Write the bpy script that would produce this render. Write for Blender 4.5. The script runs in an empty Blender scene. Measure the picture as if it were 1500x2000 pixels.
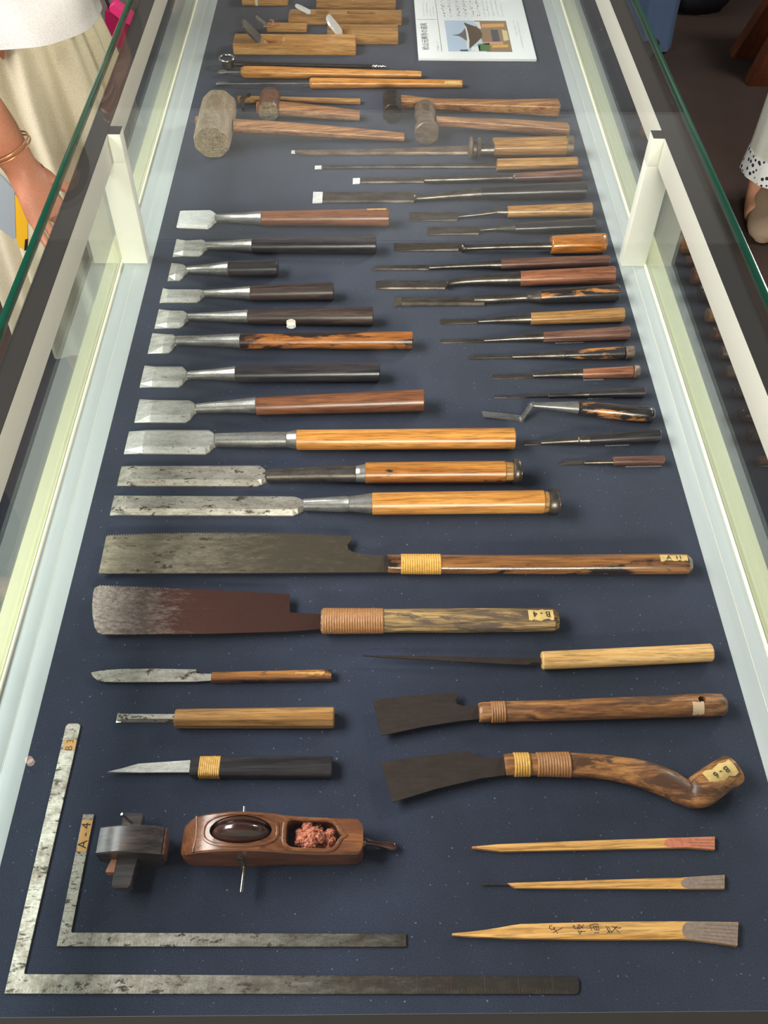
import bpy, bmesh, math, random
from mathutils import Vector, Matrix, noise
random.seed(7)
scene = bpy.context.scene
COL = scene.collection
BZ = 0.8                     # height of the cloth boards above the room floor
FPX = 1794.0                 # focal length in pixels of the 1500 x 2000 frame
CH = 0.9                     # camera height above the cloth

# ---------------------------------------------------------------- camera
dY = Vector((-29.4, 2176, -FPX)).normalized()
dZ = Vector((32, 1480, FPX)); dZ = (dZ - dY * dZ.dot(dY)).normalized()
dX = dY.cross(dZ)
RM = Matrix((dX, dY, dZ))    # camera axes -> world axes
cam_data = bpy.data.cameras.new('camera')
cam_data.sensor_fit = 'VERTICAL'; cam_data.sensor_height = 36; cam_data.sensor_width = 27
cam_data.lens = FPX * 36 / 2000
cam_data.clip_start = 0.02
cam = bpy.data.objects.new('camera', cam_data); COL.objects.link(cam)
cam.matrix_world = Matrix.Translation((0, 0, CH + BZ)) @ RM.to_4x4()
scene.camera = cam

# ---------------------------------------------------------------- world, lights, exposure
w = bpy.data.worlds.new('world'); scene.world = w; w.use_nodes = True
bg = w.node_tree.nodes['Background']
bg.inputs[0].default_value = (0.80, 0.86, 1.0, 1); bg.inputs[1].default_value = 0.10
scene.view_settings.view_transform = 'Standard'; scene.view_settings.look = 'None'
scene.view_settings.exposure = 0.0; scene.view_settings.gamma = 1
scene.view_settings.use_curve_mapping = False
try: scene.cycles.transparent_max_bounces = 24
except Exception: pass
def area(name, loc, target, size, power, col=(1, 1, 1), sy=None, spread=None):
    d = bpy.data.lights.new(name, 'AREA'); d.energy = power; d.color = col
    d.shape = 'RECTANGLE'; d.size = size; d.size_y = sy or size
    if spread: d.spread = math.radians(spread)
    o = bpy.data.objects.new(name, d); COL.objects.link(o)
    o.location = (loc[0], loc[1], loc[2] + BZ)
    v = Vector(target) - Vector(loc); o.rotation_euler = v.to_track_quat('-Z', 'Y').to_euler()
    return o
#LIGHTS
o = area('left_panel_light', (-1.93, 1.0, 1.75), (-1.5, 1.0, 0), 1.25, 180, (1.0, 0.99, 0.97), 2.2)  # unseen soft panel overhead, added for the brightness from the left; no window
o.rotation_euler = (0, math.radians(-13), 0)
area('gallery_light_far', (2.5, 3.1, 1.75), (0, 1.0, 0), 0.6, 88, (1.0, 0.96, 0.9))
area('gallery_light_near', (0.5, -2.8, 1.4), (0, 1.2, 0.1), 1.5, 245, (1.0, 0.96, 0.84), 1.0)
area('wall_haze_fill', (0.3, 4.2, 3.2), (0.3, 6.2, 2.3), 3.4, 62, (1.0, 0.97, 0.95), 0.4)  # added lamp that lights the far wall so the top glass reflects haze

# ---------------------------------------------------------------- geometry helpers
def ray(u, v): return RM @ Vector(((u - 750) / FPX, -(v - 1000) / FPX, -1.0))
def P(u, v, z=0.0):
    r = ray(u, v); t = (z - CH) / r.z; return Vector((r.x * t, r.y * t, z))
def PY(u, v, y):
    r = ray(u, v); t = y / r.y; return Vector((r.x * t, y, CH + r.z * t))
RT = RM.transposed()
def proj(p):
    c = RT @ (Vector(p) - Vector((0, 0, CH))); return 750 + FPX * c.x / -c.z, 1000 - FPX * c.y / -c.z

def tag(o, label=None, cat=None, group=None, kind=None):
    if label: o['label'] = label
    if cat: o['category'] = cat
    if group: o['group'] = group
    if kind: o['kind'] = kind
    return o
def empty(name, label, cat, loc=(0, 0, 0), rz=0.0, group=None):
    o = bpy.data.objects.new(name, None); COL.objects.link(o); o.empty_display_size = 0.02
    o.location = (loc[0], loc[1], loc[2] + BZ); o.rotation_euler = (0, 0, rz)
    return tag(o, label, cat, group)
def inv(root):
    """matrix taking board coordinates to the root's own"""
    if root is None: return Matrix.Translation((0, 0, BZ))
    top = root
    while top.parent: top = top.parent
    return (Matrix.Translation(top.location) @ top.rotation_euler.to_matrix().to_4x4()).inverted() @ Matrix.Translation((0, 0, BZ))
def link_mesh(name, me, mat, parent, angle=35):
    if mat is not None and len(me.materials) == 0: me.materials.append(mat)
    if angle is not None:
        me.polygons.foreach_set('use_smooth', [True] * len(me.polygons))
        me.set_sharp_from_angle(angle=math.radians(angle))
    o = bpy.data.objects.new(name, me); COL.objects.link(o)
    if parent is not None: o.parent = parent
    return o
def mesh(name, verts, faces, mat, parent=None, angle=35, raw=False):
    """verts in board coordinates"""
    me = bpy.data.meshes.new(name)
    m = Matrix.Identity(4) if raw else inv(parent)
    me.from_pydata([tuple(m @ Vector(v)) for v in verts], [], faces)
    bm = bmesh.new(); bm.from_mesh(me); bmesh.ops.recalc_face_normals(bm, faces=bm.faces); bm.to_mesh(me); bm.free()
    me.update()
    return link_mesh(name, me, mat, parent, angle)
def box(name, p0, p1, mat, parent=None, bevel=0.0):
    bm = bmesh.new(); bmesh.ops.create_cube(bm, size=1)
    c = [(a + b) / 2 for a, b in zip(p0, p1)]; s = [abs(b - a) for a, b in zip(p0, p1)]
    for v in bm.verts: v.co = Vector((c[0] + v.co.x * s[0], c[1] + v.co.y * s[1], c[2] + v.co.z * s[2]))
    if bevel: bmesh.ops.bevel(bm, geom=list(bm.edges), offset=bevel, segments=2, affect='EDGES', profile=0.6)
    bm.transform(inv(parent))
    me = bpy.data.meshes.new(name); bm.to_mesh(me); bm.free()
    return link_mesh(name, me, mat, parent, 30)
def rings(sections, closed=True):
    """faces joining rings of equal count"""
    n = len(sections[0]); V = [p for s in sections for p in s]; F = []
    for i in range(len(sections) - 1):
        for j in range(n):
            a, b = i * n + j, i * n + (j + 1) % n
            F.append((a, b, b + n, a + n))
    if closed:
        F.append(tuple(range(n))[::-1]); F.append(tuple(range((len(sections) - 1) * n, len(sections) * n)))
    return V, F
def soften(o, w_):
    bm = bmesh.new(); bm.from_mesh(o.data)
    es = [e for e in bm.edges if len(e.link_faces) == 2 and e.calc_face_angle(0) > .3 and e.calc_length() > w_ * 2.2]
    bmesh.ops.bevel(bm, geom=es, offset=w_, segments=2, affect='EDGES', profile=.6, clamp_overlap=True)
    bm.to_mesh(o.data); bm.free(); me = o.data
    me.polygons.foreach_set('use_smooth', [False] * len(me.polygons))
def sect(kind):
    if kind == 'round': return [(math.cos(2 * math.pi * i / 24), math.sin(2 * math.pi * i / 24)) for i in range(24)]
    if kind == 'oct':
        out = []
        for i in range(8):
            for da in (-0.35, 0.35):
                a = math.radians(22.5 + 45 * i) + da * 0.28
                out.append((math.cos(a) / 0.935, math.sin(a) / 0.935))
        return out
    if kind == 'rrect':
        out = []
        for i in range(24):
            a = 2 * math.pi * i / 24; c, s = math.cos(a), math.sin(a)
            out.append((math.copysign(abs(c) ** 0.45, c), math.copysign(abs(s) ** 0.45, s)))
        return out
    if kind == 'box': return [(-.93, -1), (.93, -1), (1, -.9), (1, .82), (.9, 1), (-.9, 1), (-1, .82), (-1, -.9)]
    if kind == 'hex': return [(-.8, -1), (.8, -1), (1, -.45), (1, .35), (.62, 1), (-.62, 1), (-1, .35), (-1, -.45)]
    if kind[:4] == 'trap':
        t = float(kind[4:] or .68); return [(-1, -1), (1, -1), (1, -.45), (t, 1), (-t, 1), (-1, -.45)]
def solve(st):
    """pixel station -> (centre, half width y, half height z); k>0 ratio z/y, k<0 half height in mm"""
    u, vt, vb, k = st[:4]; zc = st[4] if len(st) > 4 else None
    vc = (vt + vb) / 2; e = abs(vb - vt) / 2; hz = -k * .001 if k < 0 else .008
    hy = .01
    for _ in range(12):
        z = hz if zc is None else max(zc, hz + .0001)
        c = P(u, vc, z)
        jy = abs(proj(c + Vector((0, .001, 0)))[1] - proj(c)[1]) / .001
        jz = abs(proj(c + Vector((0, 0, .001)))[1] - proj(c)[1]) / .001
        if k < 0: hy = max(e - jz * hz, e * .25) / jy
        else: hy = e / math.hypot(jy, jz * k); hz = k * hy
    return c, hy, hz
def smoothst(sts, n):
    """Catmull-Rom resample of stations"""
    out = []
    for i in range(len(sts) - 1):
        p0, p1, p2, p3 = sts[max(i - 1, 0)], sts[i], sts[i + 1], sts[min(i + 2, len(sts) - 1)]
        for j in range(n):
            t = j / n
            out.append(tuple(.5 * (2 * b + (c - a) * t + (2 * a - 5 * b + 4 * c - d) * t * t + (3 * b - a - 3 * c + d) * t ** 3) for a, b, c, d in zip(p0, p1, p2, p3)))
    out.append(sts[-1]); return out
def loft(name, mat, sec, sts, parent, cap=(.0006, .0006), angle=35, wob=0.0):
    S = sect(sec); R = []; cs = [solve(s) for s in sts]
    if cap[0]: c, a, b = cs[0]; d = cap[0]; cs = [(c, a - d, b - d), (c + Vector((d, 0, 0)), a, b)] + cs[1:]
    if cap[1]: c, a, b = cs[-1]; d = cap[1]; cs = cs[:-1] + [(c - Vector((d, 0, 0)), a, b), (c, a - d, b - d)]
    for c, hy, hz in cs:
        R.append([(c.x, c.y + y * hy, c.z + z * hz) for y, z in S])
    V, F = rings(R)
    o = mesh(name, V, F, mat, parent, angle)
    if sec[:4] == 'trap': soften(o, .00045)
    return o
def plate(name, mat, px, z0, z1, parent, angle=20):
    """flat plate whose top face (height z1) is outlined in pixels"""
    top = [P(u, v, z1) for u, v in px]; n = len(top)
    V = [tuple(p) for p in top] + [(p.x, p.y, z0) for p in top]
    F = [tuple(range(n)), tuple(range(2 * n - 1, n - 1, -1))] + [(i, i + n, (i + 1) % n + n, (i + 1) % n) for i in range(n)]
    return mesh(name, V, F, mat, parent, angle)
def tube(name, mat, pts, r, parent, n=10, closed=False, flat=1.0, angle=40, raw=False):
    """round bar along 3D points (board coordinates); r number or list"""
    pts = [Vector(p) for p in pts]; N = len(pts)
    rr = r if isinstance(r, (list, tuple)) else [r] * N; R = []; up = Vector((0, 0, 1))
    for i, p in enumerate(pts):
        a = pts[(i - 1) % N] if (closed or i) else p; b = pts[(i + 1) % N] if (closed or i < N - 1) else p
        t = (b - a).normalized()
        s = t.cross(up)
        if s.length < 1e-3: s = Vector((1, 0, 0))
        s.normalize(); q = s.cross(t)
        R.append([tuple(p + s * (math.cos(2 * math.pi * j / n) * rr[i]) + q * (math.sin(2 * math.pi * j / n) * rr[i] * flat)) for j in range(n)])
    if closed: R.append(R[0])
    V, F = rings(R, not closed)
    return mesh(name, V, F, mat, parent, angle, raw)
def patch(name, mat, st0, st1, a0, a1, parent, off=.0004, jag=0.0, n=10):
    """sheet wrapped on a round handle between two stations and two angles (degrees, 90 = top, 180 = camera side)"""
    V = []; F = []; m = 8
    for i in range(n + 1):
        t = i / n; st = tuple(a + (b - a) * t for a, b in zip(st0, st1)); c, hy, hz = solve(st)
        j0 = random.uniform(-jag, jag) if 0 < i < n else 0; j1 = random.uniform(-jag, jag)
        for j in range(m + 1):
            a = math.radians(a0 + j0 + (a1 + j1 - a0 - j0) * j / m)
            V.append((c.x, c.y + math.cos(a) * (hy + off), c.z + math.sin(a) * (hz + off)))
    for i in range(n):
        for j in range(m):
            k = i * (m + 1) + j; F.append((k, k + 1, k + m + 2, k + m + 1))
    o = mesh(name, V, F, mat, parent, 60)
    return o
def write(body, size, loc, rot, mat, parent, name='lettering', depth=.00008):
    """raised ink lettering as a mesh; loc in board coordinates, rot = Euler"""
    c = bpy.data.curves.new('t', 'FONT'); c.body = body; c.size = size; c.extrude = depth; c.align_x = 'CENTER'; c.align_y = 'CENTER'
    o = bpy.data.objects.new('t', c); COL.objects.link(o); bpy.context.view_layer.update()
    me = bpy.data.meshes.new_from_object(o.evaluated_get(bpy.context.evaluated_depsgraph_get()))
    bpy.data.objects.remove(o); bpy.data.curves.remove(c)
    from mathutils import Euler
    M = inv(parent) @ Matrix.Translation(loc) @ Euler(rot).to_matrix().to_4x4()
    me.transform(M); me.materials.clear()
    return link_mesh(name, me, mat, parent, None)
def baked(o, name, mat, parent, angle=60):
    """freeze an object with modifiers into a plain mesh object"""
    bpy.context.view_layer.update()
    me = bpy.data.meshes.new_from_object(o.evaluated_get(bpy.context.evaluated_depsgraph_get()))
    bpy.data.objects.remove(o)
    me.materials.clear()
    return link_mesh(name, me, mat, parent, angle)
def cut(o, cutters):
    """boolean difference, then the cutters are removed"""
    par, nm, mat = o.parent, o.name, o.data.materials[0]
    for c in cutters:
        md = o.modifiers.new('b', 'BOOLEAN'); md.operation = 'DIFFERENCE'; md.object = c; md.solver = 'EXACT'
    r = baked(o, nm, mat, par, 35)
    for c in cutters: bpy.data.objects.remove(c)
    return r
def skin(name, joints, edges, mat, parent, sub=2, root=0):
    """joints: (x,y,z,rx[,ry]) board coordinates"""
    me = bpy.data.meshes.new(name); m = inv(parent)
    me.from_pydata([tuple(m @ Vector(j[:3])) for j in joints], edges, [])
    o = bpy.data.objects.new(name, me); COL.objects.link(o)
    md = o.modifiers.new('s', 'SKIN'); md.use_smooth_shade = True
    for i, j in enumerate(joints):
        sv = me.skin_vertices[0].data[i]; sv.radius = (j[3], j[4] if len(j) > 4 else j[3]); sv.use_root = (i == root)
    s = o.modifiers.new('u', 'SUBSURF'); s.levels = sub; s.render_levels = sub
    return baked(o, name, mat, parent, 80)

# ---------------------------------------------------------------- materials
def srgb(c): return tuple((x / 255 / 12.92 if x <= 10 else ((x / 255 + .055) / 1.055) ** 2.4) for x in c) + (1,)
class NT:
    def __init__(s, name):
        s.m = bpy.data.materials.new(name); s.m.use_nodes = True; s.t = s.m.node_tree; s.t.nodes.clear()
        s.out = s.n('OutputMaterial'); s.b = s.n('BsdfPrincipled'); s.l(s.b, 0, s.out, 0)
    def n(s, k, **kw):
        x = s.t.nodes.new('ShaderNode' + k)
        for a, b in kw.items(): setattr(x, a, b)
        return x
    def l(s, a, i, b, j): s.t.links.new(a.outputs[i], b.inputs[j])
    def coord(s, scale=(1, 1, 1), rnd=40):
        tc = s.n('TexCoord'); mp = s.n('Mapping'); mp.inputs['Scale'].default_value = scale
        if rnd:
            oi = s.n('ObjectInfo'); mu = s.n('Math', operation='MULTIPLY'); mu.inputs[1].default_value = rnd; s.l(oi, 'Random', mu, 0)
            ad = s.n('VectorMath', operation='ADD'); s.l(tc, 'Object', ad, 0); s.l(mu, 0, ad, 1); s.l(ad, 0, mp, 0)
        else: s.l(tc, 'Object', mp, 0)
        return mp
    def noise(s, vec, scale, detail=4, rough=.6, dist=0.0):
        x = s.n('TexNoise'); x.inputs['Scale'].default_value = scale; x.inputs['Detail'].default_value = detail
        x.inputs['Roughness'].default_value = rough; x.inputs['Distortion'].default_value = dist; s.l(vec, 0, x, 'Vector'); return x
    def ramp(s, src, stops, i='Fac'):
        r = s.n('ValToRGB'); e = r.color_ramp.elements
        while len(e) < len(stops): e.new(.5)
        for k, (p, c) in enumerate(stops): e[k].position = p; e[k].color = c if len(c) == 4 else tuple(c) + (1,)
        s.l(src, i, r, 0); return r
    def mix(s, fac, a, b, blend='MIX'):
        x = s.n('Mix', data_type='RGBA', blend_type=blend)
        for v, k in ((fac, 0), (a, 6), (b, 7)):
            if isinstance(v, tuple): x.inputs[k].default_value = v
            elif isinstance(v, float): x.inputs[k].default_value = v
            else: s.t.links.new(v, x.inputs[k])
        return x.outputs[2]
    def bump(s, src, strength, dist=.001):
        b = s.n('Bump'); b.inputs['Strength'].default_value = strength; b.inputs['Distance'].default_value = dist
        s.t.links.new(src, b.inputs['Height']); s.l(b, 0, s.b, 'Normal')
    def set(s, **kw):
        for k, v in kw.items(): s.b.inputs[k.replace('_', ' ')].default_value = v
        return s.m
G = lambda v: (v, v, v, 1)
def plain(name, c, rough=.5, metal=0.0, **kw):
    t = NT(name); t.b.inputs['Base Color'].default_value = srgb(c); return t.set(Roughness=rough, Metallic=metal, **kw)
def wood(name, light, dark, rough=.32, streak=1.0, stain=None, stain_amt=.45, grain=(5, 110, 110), bumps=.25, coat=.25):
    t = NT(name); mp = t.coord(grain); n1 = t.noise(mp, 1.0 * streak, 6, .65, .6)
    mid = tuple((a + b) / 2 for a, b in zip(light, dark))
    r = t.ramp(n1, [(.37, srgb(dark)), (.5, srgb(mid)), (.61, srgb(light))])
    mp2 = t.coord((26, 520, 520)); n2 = t.noise(mp2, 1.0, 4, .65)
    r2 = t.ramp(n2, [(.38, G(.42)), (.52, G(1))])
    c = t.mix(.8, r.outputs[0], r2.outputs[0], 'MULTIPLY')
    if stain:
        mp3 = t.coord((14, 55, 55)); n3 = t.noise(mp3, 1.0, 5, .62, .4)
        r3 = t.ramp(n3, [(stain_amt, G(0)), (stain_amt + .07, G(1))])
        c = t.mix(r3.outputs[0], c, srgb(stain))
    t.t.links.new(c, t.b.inputs['Base Color']); t.bump(n2.outputs[0], bumps, .0004)
    return t.set(Roughness=rough, Coat_Weight=coat, Coat_Roughness=.2)
def steel(name, light, dark, spot=None, spot_amt=.58, rough=.34, metal=.85, grain=(30, 90, 90), fine=1.0, sheen_fade=None):
    t = NT(name); mp = t.coord(grain); n1 = t.noise(mp, 1.0, 8, .7)
    r = t.ramp(n1, [(.36, srgb(dark)), (.62, srgb(light))]); c = r.outputs[0]
    mp3 = t.coord((300, 420, 420)); nf = t.noise(mp3, 1.0, 3, .6)
    rf = t.ramp(nf, [(.35, G(.72)), (.6, G(1))]); c = t.mix(.6 * fine, c, rf.outputs[0], 'MULTIPLY')
    ro = t.ramp(n1, [(.3, G(min(rough + .16, 1))), (.7, G(rough))])
    if spot:
        mp2 = t.coord((75, 150, 150)); n2 = t.noise(mp2, 1.0, 8, .72, .3)
        r2 = t.ramp(n2, [(spot_amt, G(0)), (spot_amt + .045, G(1))])
        c = t.mix(r2.outputs[0], c, srgb(spot))
        mm = t.n('Math', operation='MULTIPLY_ADD'); mm.inputs[1].default_value = -metal * .55; mm.inputs[2].default_value = metal
        t.l(r2, 0, mm, 0); t.l(mm, 0, t.b, 'Metallic')
    else: t.b.inputs['Metallic'].default_value = metal
    if sheen_fade:   # reflected light's falloff painted as browning along the tool, with a ragged border
        x0, x1, pc, top = sheen_fade; tc = t.n('TexCoord'); sx = t.n('SeparateXYZ'); t.l(tc, 'Object', sx, 0)
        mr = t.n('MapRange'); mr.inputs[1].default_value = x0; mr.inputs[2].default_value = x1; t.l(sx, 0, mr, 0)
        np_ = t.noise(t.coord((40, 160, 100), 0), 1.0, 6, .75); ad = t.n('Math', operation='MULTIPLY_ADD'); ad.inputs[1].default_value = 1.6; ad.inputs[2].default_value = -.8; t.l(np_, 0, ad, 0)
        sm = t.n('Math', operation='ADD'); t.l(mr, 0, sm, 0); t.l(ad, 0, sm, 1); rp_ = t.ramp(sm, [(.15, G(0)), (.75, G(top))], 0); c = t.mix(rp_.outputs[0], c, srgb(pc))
    t.t.links.new(c, t.b.inputs['Base Color']); t.l(ro, 0, t.b, 'Roughness'); t.bump(nf.outputs[0], .18, .0003)
    return t.m
M = {}
M['orange'] = wood('orange oak', (222, 158, 82), (196, 126, 52))
M['orange_worn'] = wood('orange oak with black stains', (206, 140, 66), (160, 96, 38), stain=(46, 32, 26), stain_amt=.61)
M['amber'] = wood('amber varnished wood', (214, 140, 48), (150, 84, 22), rough=.2, stain=(70, 38, 16), stain_amt=.64, coat=.6)
M['tan'] = wood('tan oak', (196, 148, 88), (156, 110, 58))
M['pale'] = wood('pale cedar', (240, 194, 128), (216, 160, 88), rough=.5, coat=.05)
M['red'] = wood('red-brown wood', (142, 90, 58), (102, 62, 40))
M['redwood'] = wood('red oak', (178, 114, 80), (132, 80, 54))
M['brownred'] = wood('dull red-brown wood', (132, 92, 74), (92, 60, 48))
M['burnt'] = wood('orange wood with black burnt patches', (178, 112, 52), (140, 80, 34), stain=(42, 28, 24), stain_amt=.5)
M['ebony'] = wood('black ebony', (62, 56, 56), (34, 31, 33), rough=.3)
M['ebony_flame'] = wood('black wood with orange flame', (60, 52, 50), (34, 30, 30), rough=.25, stain=(190, 124, 62), stain_amt=.58, coat=.5)
M['darkbrown'] = wood('dark brown wood', (82, 64, 54), (50, 38, 34), rough=.38)
M['zebra'] = wood('zebra striped rosewood', (188, 128, 68), (112, 72, 44), rough=.22, streak=.8, grain=(2.6, 75, 75), coat=.6, stain=(44, 32, 30), stain_amt=.52)
M['weather'] = wood('weathered striped wood', (196, 158, 100), (74, 58, 44), rough=.6, grain=(12, 190, 190), stain=(92, 76, 60), stain_amt=.54, bumps=.7, coat=0)
M['bark'] = wood('worn brown wood', (188, 130, 74), (116, 74, 44), rough=.45, grain=(18, 130, 130), bumps=1.0, coat=.15, stain=(88, 58, 38), stain_amt=.52)
M['inkpot'] = wood('carved red-brown wood', (148, 94, 58), (112, 68, 42), rough=.3, grain=(12, 50, 50), stain=(112, 68, 44), stain_amt=.52, coat=.35)
M['lacquer'] = wood('dark lacquered wood', (84, 48, 38), (50, 28, 24), rough=.14, coat=1.0)
M['gauge'] = wood('blackened wood', (84, 70, 66), (44, 38, 38), rough=.38, stain=(112, 72, 48), stain_amt=.62, coat=.5)
M['wedge'] = plain('wedge wood', (190, 128, 92), .5)
M['grey_wood'] = wood('greyed mallet wood', (186, 166, 140), (158, 136, 110), rough=.6, grain=(70, 14, 70), coat=0, bumps=.5)
M['head_end'] = wood('battered end grain', (176, 158, 126), (126, 108, 82), rough=.8, grain=(260, 260, 260), coat=0, bumps=1.0)
M['hammer_wood'] = wood('hammer handle wood', (190, 140, 92), (130, 84, 52), rough=.4, stain=(74, 52, 40), stain_amt=.66)
M['plane_wood'] = wood('yellow oak plane block', (216, 164, 96), (180, 124, 60), rough=.45, grain=(8, 60, 60))
M['cane'] = plain('yellow cane', (226, 172, 80), .35)
M['cane_brown'] = plain('brown cane', (176, 122, 74), .4)
M['bamboo'] = wood('bamboo', (236, 184, 112), (214, 154, 80), rough=.4, grain=(3, 160, 160))
M['bright'] = steel('bright steel', (246, 246, 242), (222, 222, 218), rough=.35, metal=.25)
M['steel'] = steel('grey forged steel', (230, 228, 220), (186, 182, 174), spot=(92, 84, 76), spot_amt=.62, metal=.6)
M['steel_worn'] = steel('stained steel', (204, 198, 184), (150, 142, 130), spot=(72, 60, 52), spot_amt=.56, metal=.6)
M['neck'] = steel('smooth grey steel', (190, 188, 182), (138, 134, 130), rough=.24, metal=.8)
M['neck_dark'] = steel('dark smooth steel', (128, 120, 112), (82, 74, 68), rough=.27, metal=.85)
M['blade_dark'] = steel('dark brown steel', (118, 108, 98), (78, 68, 60), rough=.36, metal=.8)
M['saw_steel'] = steel('mottled saw steel', (190, 178, 156), (136, 124, 106), spot=(62, 52, 46), spot_amt=.57, rough=.36, metal=.93, sheen_fade=(.02, .28, (92, 82, 66), .8))
M['saw_rust'] = steel('rust-brown saw steel', (196, 184, 174), (140, 118, 108), rough=.36, metal=.93, grain=(160, 260, 160), sheen_fade=(.0, .14, (86, 52, 42), .95))
M['saw_black'] = steel('blackened saw steel', (82, 70, 62), (62, 52, 46), rough=.4, metal=.7, fine=.5)
M['rule_steel'] = steel('pitted rule steel', (204, 198, 184), (134, 124, 110), spot=(74, 64, 56), spot_amt=.55, rough=.3, metal=.92, grain=(55, 55, 55), sheen_fade=(.06, .45, (74, 62, 52), .8))
M['iron'] = steel('black iron', (74, 66, 62), (44, 38, 36), rough=.4, metal=.7)
M['iron_brown'] = steel('brown worn iron', (150, 130, 112), (100, 84, 72), rough=.42, metal=.6)
M['chrome'] = plain('polished pin', (210, 208, 204), .18, 1.0)
M['tape'] = plain('tan paper tape', (226, 192, 120), .7)
M['tape_dark'] = plain('orange-tan paper tape', (214, 160, 90), .6)
M['ink'] = plain('black ink', (40, 36, 34), .7)
M['ink_faint'] = plain('faded ink', (112, 84, 52), .8)
M['grad'] = plain('engraved line', (92, 86, 78), .7, .4)
M['red_ink'] = plain('red ink stain', (206, 122, 92), .6)
M['grey_ink'] = plain('grey ink stain', (146, 126, 112), .6)
M['cotton'] = plain('terracotta fibre', (206, 128, 98), .95)
def dress(m, scale, amt, dist=.001):
    """adds fine relief to a plain material"""
    nt = m.node_tree; b = nt.nodes['Principled BSDF'] if 'Principled BSDF' in nt.nodes else [x for x in nt.nodes if x.type == 'BSDF_PRINCIPLED'][0]
    tc = nt.nodes.new('ShaderNodeTexCoord'); n = nt.nodes.new('ShaderNodeTexNoise'); n.inputs['Scale'].default_value = scale; n.inputs['Detail'].default_value = 5
    bp = nt.nodes.new('ShaderNodeBump'); bp.inputs['Strength'].default_value = amt; bp.inputs['Distance'].default_value = dist
    mx = nt.nodes.new('ShaderNodeMix'); mx.data_type = 'RGBA'; mx.blend_type = 'MULTIPLY'; mx.inputs[0].default_value = 1
    rp = nt.nodes.new('ShaderNodeValToRGB'); rp.color_ramp.elements[0].position = .3; rp.color_ramp.elements[0].color = (.72, .72, .72, 1); rp.color_ramp.elements[1].position = .65
    nt.links.new(tc.outputs['Object'], n.inputs['Vector']); nt.links.new(n.outputs[0], bp.inputs['Height']); nt.links.new(bp.outputs[0], b.inputs['Normal'])
    nt.links.new(n.outputs[0], rp.inputs[0]); mx.inputs[6].default_value = b.inputs['Base Color'].default_value[:]
    nt.links.new(rp.outputs[0], mx.inputs[7]); nt.links.new(mx.outputs[2], b.inputs['Base Color'])
for k, s_, a_ in (('wedge', 90, .3), ('cane', 240, .3), ('cane_brown', 240, .4), ('tape', 160, .2), ('tape_dark', 160, .3), ('red_ink', 300, .3), ('grey_ink', 300, .3), ('cotton', 420, 1.0)): dress(M[k], s_, a_)
def cloth_mat():
    t = NT('navy display cloth'); mp = t.coord((1, 1, 1), 0); n1 = t.noise(mp, 7, 5, .6); n2 = t.noise(mp, 900, 2, .7); n3 = t.noise(mp, 260, 2, .5)
    r = t.ramp(n1, [(.35, srgb((36, 42, 57))), (.7, srgb((47, 54, 72)))])
    rf = t.ramp(n2, [(.35, G(.55)), (.65, G(1.4))]); c = t.mix(.9, r.outputs[0], rf.outputs[0], 'MULTIPLY')
    r3 = t.ramp(n3, [(.70, G(0)), (.75, G(1))]); c = t.mix(r3.outputs[0], c, srgb((104, 112, 126)))
    t.t.links.new(c, t.b.inputs['Base Color']); t.bump(n2.outputs[0], .3, .0004)
    return t.set(Roughness=.95, Sheen_Weight=.12, Sheen_Roughness=.6, Specular_IOR_Level=.25)
M['cloth'] = cloth_mat()
def paint(name, c, rough=.4, amt=.1, scale=(60, 2.5, 60), b=.06):
    t = NT(name); mp = t.coord(scale, 0); n = t.noise(mp, 1.5, 5, .6)
    r = t.ramp(n, [(.3, G(1 - amt)), (.7, G(1))]); cc = t.mix(1.0, srgb(c), r.outputs[0], 'MULTIPLY')
    t.t.links.new(cc, t.b.inputs['Base Color']); t.bump(n.outputs[0], b, .0006)
    return t.set(Roughness=rough)
M['sill'] = paint('blue-grey painted wood', (188, 194, 193), .38)
M['post'] = paint('cream painted metal', (247, 246, 230), .45, .03)
M['rail'] = paint('pale grey painted metal', (218, 214, 200), .45, .03)
M['channel'] = paint('cream channel', (252, 250, 226), .5, .02)
M['seal'] = paint('dark brown seal', (30, 24, 18), .9, .1)
M['ledge'] = paint('cream ledge', (226, 216, 160), .5, .06)
def glass_mat(name, tint, k=1.0):
    """clear pane: straight transmission plus mirror reflection by Schlick's law on both faces"""
    t = NT(name); t.t.nodes.remove(t.b)
    g = t.n('NewGeometry'); d = t.n('VectorMath', operation='DOT_PRODUCT'); t.l(g, 'Normal', d, 0); t.l(g, 'Incoming', d, 1)
    a = t.n('Math', operation='ABSOLUTE'); t.l(d, 'Value', a, 0); s = t.n('Math', operation='SUBTRACT'); s.inputs[0].default_value = 1; t.l(a, 0, s, 1)
    p = t.n('Math', operation='POWER'); p.inputs[1].default_value = 5; t.l(s, 0, p, 0)
    m = t.n('Math', operation='MULTIPLY_ADD'); m.inputs[1].default_value = .96; m.inputs[2].default_value = .04 * k; m.use_clamp = True; t.l(p, 0, m, 0)
    tr = t.n('BsdfTransparent'); tr.inputs[0].default_value = tint; gl = t.n('BsdfGlossy'); gl.inputs['Roughness'].default_value = 0.0
    mx = t.n('MixShader'); t.l(m, 0, mx, 0); t.l(tr, 0, mx, 1); t.l(gl, 0, mx, 2); t.l(mx, 0, t.out, 0); return t.m
M['glass'] = glass_mat('clear glass', (.985, .995, .99, 1))
M['side_glass'] = glass_mat('greenish side glass', (.92, .97, .96, 1), 5.0)
M['glass_edge'] = plain('green glass edge', (4, 58, 42), .15, 0.0, Coat_Weight=.6)

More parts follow.
